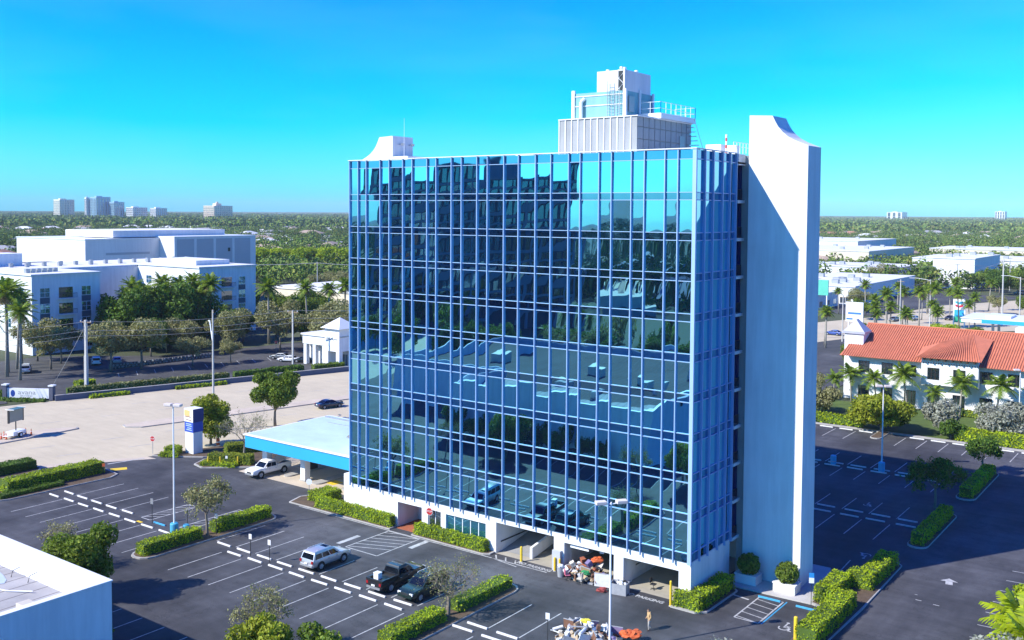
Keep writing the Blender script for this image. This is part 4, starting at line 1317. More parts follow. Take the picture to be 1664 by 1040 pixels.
# ---------------------------------------------------------------- shops and filling station beyond
def shop(name, label, x0, x1, y0, y1, h, wallm, parts=3, units=4):
    t = thing(name, label, 'building', (x0, y0, 0))
    MB().box(0, x1 - x0, 0, y1 - y0, -.05, h).build('wall', wallm, t)
    MB().box(-.3, x1 - x0 + .3, -.3, y1 - y0 + .3, h + .001, h + .45).build('roof', WHITE2, t)
    g = np.random.default_rng(int(abs(x0 * 3 + y0)))
    for k in range(units):
        a, c = g.uniform(.1, .85) * (x1 - x0), g.uniform(.1, .85) * (y1 - y0)
        MB().box(a, a + 2.5, c, c + 2, h + .451, h + 1.9).build('roof_unit', STEEL, t)
    w = (x1 - x0) / parts
    for k in range(parts):
        window(t, 'y', k * w + w * .2, k * w + w * .8, .4, 2.9, 0, WINDOW)
    d = (y1 - y0) / 3
    for k in range(3):
        window(t, 'x', k * d + d * .25, k * d + d * .7, .8, 2.8, x1 - x0, WINDOW)
    return t
shop('retail_block', 'low white flat-roofed shopping block behind the palms on the right', -70, -36, 290, 372, 6.5, WHITE, 5, 12)
t = shop('retail_block', 'pale blue-white store box with shaded end near the power poles', -36, -18.3, 403, 460, 13.4, WHITE, 2, 4)
shop('retail_block', 'long cream and white shop row in the distance right of the fin', -185, -100, 520, 620, 11, CREAM, 9, 8)
shop('retail_block', 'white flat-roofed warehouse above the long cream shop row', -230, -150, 660, 760, 13, WHITE, 6, 5)
shop('retail_block', 'cream shop row with brown end below the far treeline', -95, -30, 640, 700, 10, CREAM, 6, 4)
shop('retail_block', 'yellow-cream store at the right edge below the treeline', -40, 30, 770, 840, 11, mat('yellow_cream', (.75, .58, .3), .85), 5, 3)
shop('retail_block', 'flat white store with grey roof left of the blue-white store box', -95, -52, 400, 440, 8.0, WHITE, 4, 6)
shop('retail_block', 'pale flat store at the right edge behind the filling station', 30, 70, 300, 340, 7.0, WHITE, 4, 4)
shop('retail_block', 'long white store roof far beyond the store box', -70, 40, 500, 560, 9.0, WHITE, 6, 8)
shop('strip_store', 'small white shop with grey roof beside the turquoise sign', -58, -40, 262, 284, 5.0, WHITE, 3, 2)
gs = thing('filling_station_canopy', 'white filling station canopy with blue fascia at the right edge', 'canopy', (0, 0, 0))
MB().box(19, 60, 203, 219, 5.3, 6.2).build('deck', METALW, gs)
MB().box(24, 60.1, 202.8, 202.99, 5.25, 6.25).build('fascia', BLUEFASCIA, gs)
MB().box(18.8, 60.2, 202.79, 219.2, 6.251, 6.4).build('coping', METALW, gs)
for x in (26, 36, 46, 56):
    for y in (207, 215):
        MB().box(x - .3, x + .3, y - .3, y + .3, 0, 5.3).build('pillar', STEEL, gs)
for x in (24, 34, 44):
    MB().box(x, x + 6, 208, 216, 6.401, 6.9).build('roof_panel', METALW, gs)
sg = thing('fuel_price_sign', 'tall white filling station sign with blue and red chevron emblem', 'sign', (10.5, 240.5, 0))
MB().box(-1.7, -1.35, -.2, .2, 0, 8.4).box(1.35, 1.7, -.2, .2, 0, 8.4).build('post', METALW, sg)
MB().box(-1.34, 1.34, -.25, .25, 1.2, 3.0).build('green_panel', mat('sign_green', (.02, .35, .2), .4), sg)
MB().box(-1.34, 1.34, -.25, .25, 3.01, 5.0).build('blue_panel', BLUEFASCIA, sg)
MB().box(-1.34, 1.34, -.25, .25, 5.01, 8.2).build('white_panel', METALW, sg)
for (z, mt_) in ((7.0, mat('chevron_blue', (.02, .35, .5), .4)), (6.0, mat('chevron_red', (.55, .02, .06), .4))):
    MB().add([(-1.1, -.27, z), (0, -.27, z - .35), (1.1, -.27, z), (1.1, -.27, z + .65), (0, -.27, z + .3), (-1.1, -.27, z + .65)], [(0, 1, 4, 5), (1, 2, 3, 4)]).build('chevron', mt_, sg)
tq = thing('turquoise_sign', 'turquoise square sign on a pole beside the white fin', 'sign', (-13.2, 188.0, 0))
MB().cyl(1.6, 0, 0, 11.5, .18, 8).build('post', METALW, tq)
MB().box(-2.2, 2.0, -.2, .2, 11.5, 15.6).build('panel', mat('turquoise_panel', (.10, .50, .38), .5), tq)
ws = thing('shop_sign', 'white shop sign board with small blue lettering beyond the red roof', 'sign', (-1.0, 178.0, 0))
MB().box(-1.6, -1.3, -.15, .15, 0, 6.0).box(1.3, 1.6, -.15, .15, 0, 6.0).build('post', METALW, ws)
MB().box(-2.2, 2.2, -.2, .2, 6.01, 11.0).build('panel', METALW, ws)
MB().box(-1.6, 1.7, -.23, -.2, 7.9, 8.4).box(-2.0, -.4, -.23, -.2, 6.5, 6.9).build('lettering', mat('sign_blue', (.05, .2, .5), .5), ws)

# ---------------------------------------------------------------- skyline
def high_rise(label, p0, p1, h, wallm, floors, bays, winm=WINDOW, depth=30, crown=False):
    w0 = math.hypot(p1[0] - p0[0], p1[1] - p0[1])
    w, d = w0 * .62, w0 * .80
    t = thing('high_rise', label, 'building', (p0[0], p0[1], 0))
    MB().box(0, w, 0, d, 0, h).build('wall', wallm, t)
    for k in range(bays):
        a, b_ = w * (k + .2) / bays, d * (k + .2) / bays
        MB().box(a, a + w / bays * .5, -.4, -.02, h * .05, h * .95).build('window_strip', winm, t)
        MB().box(w + .02, w + .4, b_, b_ + d / bays * .5, h * .05, h * .95).build('window_strip', winm, t)
    for k in range(1, floors):
        MB().box(-.1, w + .6, -.6, d, h * k / floors - .5, h * k / floors + .5).build('floor_band', wallm, t)
    if crown:
        MB().box(w * .35, w * .65, d * .3, d * .6, h, h + 7).box(w * .46, w * .54, d * .4, d * .5, h + 7, h + 12).build('crown', wallm, t)
    else:
        MB().box(w * .3, w * .6, d * .2, d * .6, h, h + 3).build('crown', wallm, t)
    return t
TANW = mat('tan_tower_wall', (.78, .72, .60), .85); TEALW = mat('teal_tower_wall', (.30, .48, .60), .5); PEACH = mat('peach_wall', (.80, .64, .50), .85)
high_rise('tan high-rise slab on the horizon, leftmost of the skyline', (-3020, 1608), (-2970, 1645), 64, TANW, 12, 6)
high_rise('tallest blue-glass high-rise on the horizon', (-2925, 1678), (-2876, 1716), 73, TEALW, 14, 5)
high_rise('white flank tower joined to the tallest blue high-rise', (-2939, 1668), (-2926, 1678), 71, WHITE, 14, 2)
high_rise('lower blue-glass block right of the tallest high-rise', (-2876, 1716), (-2839, 1743), 57, TEALW, 10, 5)
high_rise('long pale apartment row on the horizon', (-2832, 1748), (-2780, 1787), 40, WHITE, 6, 8)
high_rise('pale apartment row right end on the horizon', (-2770, 1795), (-2728, 1825), 38, WHITE, 6, 6)
high_rise('peach hotel block with small crown on the horizon', (-2461, 1774), (-2393, 1824), 46, PEACH, 8, 10, crown=True)
high_rise('white box building on the horizon right of the fin', (-1350, 4980), (-1255, 5050), 43, WHITE, 2, 3)
high_rise('small white block on the far right horizon', (-940, 5420), (-880, 5462), 50, WHITE, 3, 4)
# ---------------------------------------------------------------- vehicles
def sharp(o, deg=38):
    me = o.data
    me.polygons.foreach_set('use_smooth', np.ones(len(me.polygons), dtype=bool))
    me.set_sharp_from_angle(angle=R(deg))
    return o

def paint_mat(name, col, metal=.0, rough=.28):
    return mat(name, col, rough, metal, var=.03, spec=.5, coat=.6)

def loft(mb, stations, m=0):
    """body skin through cross-sections (y, z_low, z_belt, half_width)"""
    rings = []
    for (y, zl, zb, hw) in stations:
        zm = zl + (zb - zl) * .55
        half = [(hw * .90, zl), (hw * .985, zl + .12), (hw, zm), (hw * .985, zb - .1), (hw * .93, zb)]
        rings.append([(x, y, z) for x, z in half] + [(-x, y, z) for x, z in half[::-1]])
    n = len(rings[0])
    v = [p for r in rings for p in r]
    q = [(i * n + k, i * n + (k + 1) % n, (i + 1) * n + (k + 1) % n, (i + 1) * n + k) for i in range(len(rings) - 1) for k in range(n)]
    off = mb.n
    mb.addnp(v, q, m)
    mb.P.append((np.asarray([[off + k for k in range(n)]]), m))
    mb.P.append((np.asarray([[off + (len(rings) - 1) * n + k for k in range(n)][::-1]]), m))

def cabin(mb, rings, m=0):
    """rings of (y_rear, y_front, half_width, z) from belt to roof"""
    v = []
    for (a, b, hw, z) in rings:
        v += [(-hw, a, z), (hw, a, z), (hw, b, z), (-hw, b, z)]
    q = [(i * 4 + k, i * 4 + (k + 1) % 4, (i + 1) * 4 + (k + 1) % 4, (i + 1) * 4 + k) for i in range(len(rings) - 1) for k in range(4)]
    off = mb.n
    mb.addnp(v, q, m)
    t = (len(rings) - 1) * 4
    mb.P.append((np.asarray([[off + t, off + t + 1, off + t + 2, off + t + 3]]), m))

CAR = {
    'suv': dict(st=[(-2.42, .55, .92, .80), (-2.34, .42, 1.08, .90), (-1.3, .38, 1.12, .95), (.9, .38, 1.10, .95), (1.75, .40, 1.06, .94), (2.25, .44, .96, .89), (2.44, .55, .80, .76)],
                cab=[(-2.32, 1.12, .885, 1.07), (-2.08, .42, .77, 1.66), (-1.9, .18, .66, 1.80)], wy=(-1.42, 1.45), wr=.39, nwin=3, roof=1.8, hw=.95, L=2.44),
    'pickup': dict(st=[(-2.95, .62, .98, .88), (-2.9, .5, 1.02, .96), (-1.2, .5, 1.04, .99), (.9, .48, 1.16, .99), (1.9, .48, 1.18, .98), (2.75, .52, 1.10, .95), (2.95, .6, .92, .84)],
                   cab=[(-.72, 1.42, .93, 1.12), (-.58, .72, .80, 1.76), (-.45, .5, .68, 1.90)], wy=(-1.75, 1.85), wr=.43, nwin=2, roof=1.9, hw=.99, L=2.95),
    'sedan': dict(st=[(-2.38, .5, .82, .76), (-2.3, .36, .96, .87), (-1.2, .3, 1.0, .91), (.8, .3, .97, .91), (1.7, .34, .90, .89), (2.2, .4, .78, .82), (2.38, .5, .66, .68)],
                  cab=[(-1.85, 1.22, .84, .95), (-1.05, .42, .68, 1.36), (-.8, .15, .58, 1.44)], wy=(-1.42, 1.42), wr=.33, nwin=2, roof=1.44, hw=.91, L=2.38),
}
def lerp3(a, b, t):
    return tuple(a[i] + (b[i] - a[i]) * t for i in range(3))

def make_vehicle(kind, name, label, loc, rz, paintm, group=None, detail=True, cover=False, cat='car'):
    c = CAR[kind]
    t = thing(name, label, cat, loc, rz, group)
    b = MB()
    loft(b, c['st'])
    cabin(b, c['cab'])
    body = sharp(b.build('body', paintm, t))
    if kind == 'pickup':
        w = MB()
        w.box(.82, .97, -2.9, -.75, 1.0, 1.30).box(-.97, -.82, -2.9, -.75, 1.0, 1.30).box(-.819, .819, -2.93, -2.8, 1.0, 1.30).box(-.82, .82, -.85, -.75, 1.0, 1.30)
        w.build('bed_wall', paintm, t, bevel=.02)
        MB().box(-.82, .82, -2.8, -.85, 1.045, 1.06).build('bed_floor', DARKM, t)
        if cover:
            MB().add([(-.95, -.8, 1.34), (.95, -.8, 1.34), (.95, -2.7, 2.05), (-.95, -2.7, 2.05), (-.95, -.8, 1.40), (.95, -.8, 1.40), (.95, -2.7, 2.11), (-.95, -2.7, 2.11)],
                     [(0, 3, 2, 1), (4, 5, 6, 7), (0, 1, 5, 4), (1, 2, 6, 5), (2, 3, 7, 6), (3, 0, 4, 7)]).build('bed_cover', mat('beige_cover', (.55, .5, .44), .7), t)
    # glazing
    (a0, f0, h0, z0), (a1, f1, h1, z1) = c['cab'][0], c['cab'][1]
    def P(s, y0_, y1_, tz, ty):                       # a point on the flank
        A = (s * h0, a0 + (f0 - a0) * ty, z0); B = (s * h1, a1 + (f1 - a1) * ty, z1)
        p = lerp3(A, B, tz)
        return (p[0] + s * .012, p[1], p[2])
    n = c['nwin']
    for s in (-1, 1):
        for k in range(n):
            ta, tb = .05 + .88 * k / n + .015, .05 + .88 * (k + 1) / n - .015
            q = [P(s, 0, 0, .14, ta), P(s, 0, 0, .14, tb), P(s, 0, 0, .88, tb), P(s, 0, 0, .88, ta)]
            MB().quad(*(q if s > 0 else q[::-1])).build('window', CARGLASS, t)
    for (nm, ya, yb, sg) in (('windscreen', f0, f1, 1), ('rear_window', a0, a1, -1)):
        q = []
        for (tx, tz) in ((-.88, .12), (.88, .12), (.88, .9), (-.88, .9)):
            hw = h0 + (h1 - h0) * tz
            q.append((tx * hw, ya + (yb - ya) * tz + sg * .012, z0 + (z1 - z0) * tz + .008))
        MB().quad(*(q[::-1] if sg > 0 else q)).build(nm, CARGLASS, t)
    for wy in c['wy']:
        for s in (-1, 1):
            r, x = c['wr'], c['hw']
            MB().tube([(s * (x - .3), wy, r + .03), (s * (x + .006), wy, r + .03)], r + .07, 16).build('wheel_arch', BLACK, t)
            w = MB().tube([(s * (x - .22), wy, r), (s * (x + .012), wy, r)], r, 16).build('tyre', BLACK, t)
            rm = MB().tube([(s * (x + .0), wy, r), (s * (x + .02), wy, r)], r * .62, 10)
            for k in range(5):
                an = 2 * math.pi * k / 5
                rm.tube([(s * (x + .024), wy, r), (s * (x + .024), wy + math.cos(an) * r * .6, r + math.sin(an) * r * .6)], .04, 4)
            rm.build('rim', STEEL, w)
    L = c['L']
    zb = c['st'][-2][2]
    HL = mat('headlamp_lens', (.75, .78, .8), .15, var=0); TLm = mat('tail_lamp_lens', (.32, .01, .015), .25, var=0)
    for s in (-1, 1):
        MB().box(min(s * .5, s * .84), max(s * .5, s * .84), L - .16, L - .02, zb - .24, zb - .06).build('headlight', HL, t)
        MB().box(min(s * .66, s * .88), max(s * .66, s * .88), -L - .01, -L + .12, .82, 1.06 if kind != 'sedan' else .92).build('taillight', TLm, t)
        MB().box(min(s * .93, s * 1.12), max(s * .93, s * 1.12), f0 - .45, f0 - .3, z0 + .05, z0 + .2).build('mirror', paintm, t)
    MB().box(-.8, .8, -L - .06, -L + .06, .48, .66).build('bumper', paintm if kind != 'pickup' else STEEL, t)
    MB().box(-.8, .8, L - .08, L + .05, .48, .66).build('bumper', paintm if kind != 'pickup' else STEEL, t)
    MB().box(-.42, .42, L - .05, L + .015, .68, .88).build('grille', DARKM, t)
    MB().box(-.2, .2, -L - .075, -L - .02, .72, .86).build('number_plate', METALW, t)
    if detail:
        for s in (-1, 1):
            for k in range(2):
                y = -.55 + k * 1.0
                MB().box(min(s * c['hw'] * .97, s * (c['hw'] + .03)), max(s * c['hw'] * .97, s * (c['hw'] + .03)), y, y + .18, .93, .97).build('door_handle', STEEL, t)
            MB().box(min(s * (c['hw'] - .02), s * (c['hw'] + .03)), max(s * (c['hw'] - .02), s * (c['hw'] + .03)), c['wy'][0] + .5, c['wy'][1] - .5, .36, .44).build('sill', DARKM, t)
        if kind == 'suv':
            for s in (-1, 1):
                MB().tube([(s * .62, -1.7, 1.82), (s * .62, -1.6, 1.88), (s * .62, 0, 1.88), (s * .62, .1, 1.82)], .025, 5).build('roof_rail', METALW, t)
            MB().box(-.45, .45, -.35, .1, 1.795, 1.808).build('sunroof', CARGLASS, t)
    return t
SILVER = paint_mat('silver_paint', (.56, .57, .58), .55, .3); BLACKP = paint_mat('black_paint', (.012, .012, .014)); DKGREEN = paint_mat('dark_green_paint', (.012, .03, .026), .2)
WHITEP = paint_mat('white_paint', (.78, .78, .78)); NAVY = paint_mat('navy_paint', (.012, .015, .05)); BLUEP = paint_mat('blue_paint', (.03, .07, .3)); GREYP = paint_mat('grey_paint', (.2, .21, .22), .4)
make_vehicle('suv', 'parked_suv', 'silver SUV parked nose towards the tower beside the hatched box', (9.1, -12.0, 0), 0, SILVER)
pk = make_vehicle('pickup', 'pickup_truck', 'black pickup truck with a white box in its bed, half under the bare tree', (17.9, -11.6, 0), 0, BLACKP, cat='truck')
make_vehicle('suv', 'parked_suv', 'dark green SUV parked nose out beside the bare tree island', (21.4, -11.9, 0), R(180), DKGREEN)
make_vehicle('pickup', 'pickup_truck', 'white pickup truck nosing out from under the blue canopy', (-20.5, 5.6, 0), R(178), WHITEP, cover=True, cat='truck')
make_vehicle('sedan', 'moving_sedan', 'dark navy sedan driving on the tan road beyond the canopy', (-46.0, 39.8, 0), R(-14), NAVY)
make_vehicle('sedan', 'parked_sedan', 'white sedan parked before the white pavilion', (-91.0, 69.5, 0), R(115), WHITEP, detail=False)
make_vehicle('sedan', 'parked_sedan', 'black sedan parked nearest the white pavilion', (-87.6, 71.0, 0), R(118), BLACKP, detail=False)
make_vehicle('sedan', 'parked_sedan', 'grey sedan parked under the olive tree near the stop sign', (-95.4, 71.0, 0), R(112), GREYP, detail=False)
make_vehicle('suv', 'parked_suv', 'white car parked below the apartment trees', (-120.3, 41.2, 0), R(60), WHITEP, detail=False)
make_vehicle('suv', 'parked_suv', 'pale SUV in the shade behind the left palms', (-121.5, 26.5, 0), R(60), SILVER, detail=False)
make_vehicle('sedan', 'parked_sedan', 'silver car second from the stone wall under the apartment trees', (-118.5, 45.0, 0), R(60), SILVER, detail=False)
for (x, y, p_, k_, rz_, lb) in ((-8.9, 243.0, GREYP, 'sedan', 170, 'dark grey car on the far right road, left of the silver one'), (-4.9, 250.4, SILVER, 'sedan', 170, 'silver car on the far right road'),
                                (4.0, 258.5, BLACKP, 'sedan', 165, 'black car on the far right road beside the fuel sign'), (-12.0, 195.5, BLUEP, 'sedan', 80, 'blue sedan beyond the red-roofed building near the white fin'),
                                (-50.0, 309.0, WHITEP, 'suv', 70, 'white car in the shop car park behind the turquoise sign'), (-29.0, 286.0, BLUEP, 'suv', 80, 'bright blue van behind the white shop sign'),
                                (3.0, 384.0, GREYP, 'suv', 60, 'dark car far along the road at the right edge'), (-44.0, 300.0, GREYP, 'sedan', 70, 'grey car in the shop car park, right of the white one'),
                                (28.0, 210.0, BLACKP, 'sedan', 90, 'dark car fuelling under the filling station canopy'), (12.0, 262.0, BLUEP, 'suv', 160, 'navy van right of the fuel sign on the far road'),
                                (-38.0, 296.0, WHITEP, 'sedan', 70, 'white sedan in the shop car park nearest the palms')):
    make_vehicle(k_, 'distant_car', lb, (x, y, 0), R(rz_), p_, detail=False)
wb = thing('carton', 'white box standing in the bed of the black pickup', 'box', (17.6, -13.7, 1.07))
MB().box(-.28, .28, -.25, .25, 0, .5).build('carton_body', METALW, wb)
MB().box(-.3, .3, -.27, .27, .501, .56).build('lid', METALW, wb)

for k in range(16):
    make_vehicle(('sedan', 'suv')[k % 2], 'distant_car', 'parked car in the shop car park beyond the palms', (-84 + (k % 8) * 3.1, 300 + (k // 8) * 18 + (k % 8) * 2, 0), R(70), (WHITEP, SILVER, GREYP, BLACKP, BLUEP)[k % 5], 'cars in the shop car park', detail=False)
# ---------------------------------------------------------------- lamps, poles, signs
def lamp_post(label, loc, h, rz=0.0, barrel=True, heads=2, arm=1.0):
    t = thing('lamp_post', label, 'lamp post', loc, rz)
    MB().cyl(0, 0, .0, h, .10, 8, 0, .065).build('pole', METALW, t)
    if barrel:
        MB().lathe(0, 0, [(.38, 0), (.42, .1), (.42, 1.15), (.36, 1.25), (.1, 1.27)], 14).build('barrel_base', mat('cyan_barrel', (.08, .42, .62), .6, var=.12), t)
    else:
        MB().lathe(0, 0, [(.3, 0), (.3, .5), (.12, .55)], 12).build('concrete_base', CONC, t)
    for k in range(heads):
        s = (-1, 1)[k]
        o = MB().tube([(0, 0, h - .15), (s * arm * .55, 0, h - .05)], .045, 6).build('arm', METALW, t)
        MB().box(s * arm * .55 - .42, s * arm * .55 + .42, -.28, .28, h - .12, h + .14).build('lamp_head', mat('pale_pink_lamp_head', (.66, .58, .55), .6), t, bevel=.04)
        MB().box(s * arm * .55 - .3, s * arm * .55 + .3, -.2, .2, h - .15, h - .121).build('lens', mat('lamp_lens', (.7, .7, .65), .2, var=0), t)
    return t
lamp_post('tall twin lamp post rising from a blue barrel by the leafy left island', (-9.5, -15.7, 0), 13.5, R(20))
lamp_post('tall twin lamp post in front of the tower glass by the junk heaps', (40.3, -11.9, 0), 11.6, R(50), False, arm=1.5)
lamp_post('twin lamp post standing in a blue barrel in the shaded car park', (41.2, 55.2, 0), 11.2, R(30))
lamp_post('single lamp post before the red-tiled building at the right edge', (51.0, 93.3, 0), 9.5, R(30), False, 1)
br_ = thing('barrel', 'blue waste barrel beside the lamp post barrel on the left', 'barrel', (-8.9, -14.7, 0))
MB().lathe(0, 0, [(.3, 0), (.34, .1), (.34, .85), (.3, .95), (0, .96)], 14).build('drum', mat('cyan_barrel', (.08, .42, .62), .6, var=.12), br_)
MB().lathe(0, 0, [(.36, .3), (.37, .33), (.36, .36)], 14).build('hoop', STEEL, br_)
br2 = thing('barrel', 'blue barrel alone among the stops in the shaded car park', 'barrel', (34.9, 55.2, 0))
MB().lathe(0, 0, [(.34, 0), (.38, .1), (.38, 1.1), (.3, 1.2), (0, 1.21)], 14).build('drum', mat('cyan_barrel', (.08, .42, .62), .6, var=.12), br2)
MB().lathe(0, 0, [(.40, .4), (.41, .43), (.40, .46)], 14).build('hoop', STEEL, br2)

def cobra(label, loc, h, rz, ln=4.0):
    t = thing('street_lamp', label, 'street lamp', loc, rz)
    MB().cyl(0, 0, -.05, h, .19, 8, 0, .11).build('pole', POLE, t)
    MB().tube([(0, 0, h * .72), (-ln * .6, 0, h * .82), (-ln * .92, 0, h * .885), (-ln, 0, h * .885)], .07, 6).tube([(0, 0, h * .78), (-ln * .45, 0, h * .815)], .04, 5).build('arm', METALW, t)
    MB().blob((-ln - .35, 0, h * .885), (.5, .17, .11), 1, nu=8, nv=5, rough=.02).build('lamp_head', METALW, t)
    MB().box(-.2, 1.2, -.05, .05, h - .35, h - .22).box(1.05, 1.15, -.04, .04, h - .22, h + .1).box(-.15, -.05, -.04, .04, h - .22, h + .1).build('cross_arm', WOOD, t)
    return t
cobra('tall street lamp pole with long curved arm between the road and the totem', (-46.6, 16.7, 0), 18.4, R(-30), 4.2)
def power_pole(label, loc, h, rz=0.0, mt=POLE, r=.28, group=None):
    t = thing('power_pole', label, 'power pole', loc, rz, group)
    MB().box(-r, r, -r, r, -.05, h * .5).build('lower_shaft', mt, t, bevel=.03)
    MB().box(-r * .75, r * .75, -r * .75, r * .75, h * .5, h).build('upper_shaft', mt, t)
    MB().box(-1.3, 1.3, -.08, .08, h - .5, h - .32).build('cross_arm', WOOD, t)
    for x in (-1.15, 0, 1.15):
        MB().cyl(x, 0, h - .32, h - .05, .07, 6).build('insulator', METALW, t)
    return t
power_pole('square concrete power pole beside the low wall across the road', (-91.9, 22.5, 0), 13.2, R(15))
def wire_run(label, pts, group, r=.035):
    mb = MB()
    for a, b in zip(pts, pts[1:]):
        a, b = Vector(a), Vector(b)
        L = (b - a).length
        mb.tube([a.lerp(b, k / 10) - Vector((0, 0, L * .02 * 4 * (k / 10) * (1 - k / 10))) for k in range(11)], r, 4, cap=False)
    tag(mb.build('power_line', mat('dull_wire', (.30, .30, .30), .6), None), label, 'power line', group)
for dz in (0, -1.6, -2.6):
    wire_run('thin overhead wire running from the concrete pole past the apartments', [(-105, -40, 12.9 + dz), (-91.9, 22.5, 12.9 + dz), (-81.5, 62, 12.6 + dz), (-66, 120, 12.6 + dz)], 'wires along the apartment side')
power_pole('slim concrete power pole rising behind the white pavilion', (-81.5, 62.5, 0), 12.6, R(15), r=.16)
wire_run('guy wire slanting down from the concrete pole', [(-91.9, 22.3, 12.0), (-97.5, 18.5, 0)], None, .04)
def far_pole(label, loc, h, arm=0, mt=POLE, r=.2):
    t = thing('utility_pole', label, 'pole', loc, 0)
    MB().cyl(0, 0, 0, h, r, 7, 0, r * .65).build('shaft', mt, t)
    MB().box(-.9, .9, -.06, .06, h - .6, h - .45).build('cross_arm', WOOD, t)
    if arm:
        MB().tube([(0, 0, h - .3), (arm * .6, 0, h + .25), (arm, 0, h + .2)], .06, 5).build('arm', METALW, t)
    return t
far_pole('thin pale pole beside the white shop sign beyond the red roof', (-5.6, 183, 0), 12.2)
far_pole('tallest pale pole behind the fan palms over the red roof', (7.9, 186.5, 0), 16.8)
far_pole('pale pole with palm crown behind it left of the fuel sign', (5.2, 228.0, 0), 14.5, -6)
far_pole('tall concrete pole right of the fuel sign', (20.5, 250, 0), 20.2, 6, r=.28)
far_pole('white pole right of the filling station palms', (27.5, 236, 0), 15.8, -5)
far_pole('pole in front of the blue-white store box', (-24.0, 396, 0), 11.5)
far_pole('tall pole beside the store box on the right', (-3.0, 398, 0), 15.0)
far_pole('pale line pole left of the fan palms behind the pavilion', (-190, 168, 0), 15.0)
far_pole('pale line pole above the bright green tree row', (-160, 190, 0), 15.5)
far_pole('lamp pole over the bright green tree row, nearest the tower', (-150, 200, 0), 17.0)
wire_run('long wire crossing the trees behind the department store', [(-262, 120, 16.0), (-190, 168, 14.6), (-150, 195, 14.8), (-110, 225, 15)], 'wires over the green trees', .09)
wire_run('wire over the shop roofs on the right', [(-60, 330, 13), (-24, 396, 11.2), (60, 470, 13)], 'wires over the shop roofs', .06)
wire_run('wire along the far right road', [(-5.6, 183, 12), (5.2, 228, 14.2), (20.5, 250, 19.5), (80, 290, 19)], 'wires along the far right road', .04)

def octagon(mb, cx, cz, r, y0, y1, m=0):
    mb.prism_xz([(cx + r * math.cos(math.pi / 8 + k * math.pi / 4), cz + r * math.sin(math.pi / 8 + k * math.pi / 4)) for k in range(8)], y0, y1, m)
STOPR = mat('stop_red', (.45, .03, .03), .45, var=.05)
def stop_sign(label, loc, rz, h=2.2, back=False):
    t = thing('stop_sign', label, 'sign', loc, rz)
    MB().box(-.03, .03, -.03, .03, 0, h).build('post', STEEL, t)
    mb = MB(); octagon(mb, 0, h - .05, .38, -.06, -.035); mb.build('panel', STOPR if not back else METALW, t)
    if not back:
        mb = MB(); octagon(mb, 0, h - .05, .41, -.055, -.04); mb.build('rim', METALW, t)
        text_part('lettering', 'STOP', .26, METALW, t, (0, -.064, h - .05), (R(90), 0, 0), .002)
    return t
stop_sign('round-backed stop sign beside the shrubs left of the totem', (-41.0, 2.6, .1), R(20), 2.1)
stop_sign('stop sign seen from behind, white, at the corner of the canopy drive', (-8.4, 1.6, .1), R(30), 1.9, True)
stop_sign('red stop sign before the small window beside the entrance', (11.6, .02, .15), R(10), 2.5)
stop_sign('small stop sign across the road under the olive tree', (-104.6, 77.4, 0), R(60), 2.4)
def post_sign(label, loc, rz, h, w, ph, mt, post=DARKM, mt2=None, group=None, name='parking_sign'):
    t = thing(name, label, 'sign', loc, rz, group)
    MB().box(-.025, .025, -.025, .025, 0, h).build('post', post, t)
    MB().box(-w / 2, w / 2, -.045, -.026, h - ph, h).build('panel', mt, t)
    if mt2 is not None:
        MB().box(-w / 2, w / 2, -.046, -.027, h - 2.1 * ph, h - ph - .002).build('lower_panel', mt2, t)
    return t
BLUES = mat('parking_sign_blue', (.03, .25, .6), .4, var=.05)
post_sign('blue and white parking sign on the lit pavement by the fin', (49.5, 5.95, .1), R(25), 2.9, .42, .42, BLUES, mt2=METALW)
post_sign('small white sign on a dark post left of the silver SUV, nearest the SUV', (4.6, -15.0, 0), R(12), 2.2, .34, .5, METALW)
post_sign('small white sign on a dark post left of the silver SUV, second from it', (1.8, -15.0, 0), R(12), 2.2, .34, .5, METALW)
post_sign('small white sign on a dark post standing by the right end of the leafy island', (-5.9, -13.2, .1), R(12), 2.2, .34, .5, METALW)
post_sign('dark parking sign behind the trunk on the leafy island', (-9.8, -13.9, 0), R(15), 2.4, .34, .5, STEEL)
post_sign('dark parking sign before the blue wheel stop on the left', (-14.6, -14.9, 0), R(15), 2.7, .34, .6, STEEL)
post_sign('small sign on a post in front of the second junk heap', (35.6, -13.4, 0), R(12), 2.4, .34, .5, METALW)
post_sign('orange road sign lying by the hedge on the left lot edge', (-36.4, -7.4, .1), R(45), 1.4, .35, .4, mat('orange_sign', (.7, .15, .05), .5))
post_sign('white sign in the planting under the canopy tree', (-27.6, 4.6, .15), R(30), 1.3, .3, .35, METALW)

tot = thing('totem_sign', 'tall white and blue totem sign with orange emblem by the road', 'sign', (-37.0, 6.4, .1))
MB().box(-.95, .85, -.75, .75, 0, 3.0).build('base', WHITE, tot)
MB().box(-1.0, .9, -.8, .8, 3.001, 4.4).build('blue_panel', mat('totem_blue', (.03, .08, .42), .4, var=.05), tot)
MB().box(-1.05, .95, -.85, .85, 4.401, 6.2).build('white_panel', METALW, tot)
MB().box(.951, .97, -.86, .86, 4.40, 6.21).build('side_panel', DARKBLUE, tot)
MB().box(-.95, .25, -.87, -.851, 5.2, 6.0).build('orange_emblem', mat('totem_orange', (.85, .48, .18), .5), tot)
MB().box(-.8, .5, -.875, -.8705, 5.05, 5.17).box(-.6, .6, -.875, -.8705, 4.62, 4.74).build('lettering', mat('totem_brown', (.3, .16, .08), .5), tot)
MB().box(-.7, .5, -.815, -.801, 4.05, 4.15).box(-.7, .6, -.815, -.801, 3.8, 3.9).box(-.4, .5, -.815, -.801, 3.5, 3.6).box(-.6, .6, -.815, -.801, 3.25, 3.35).build('lettering', mat('totem_pale_letters', (.45, .6, .85), .5), tot)
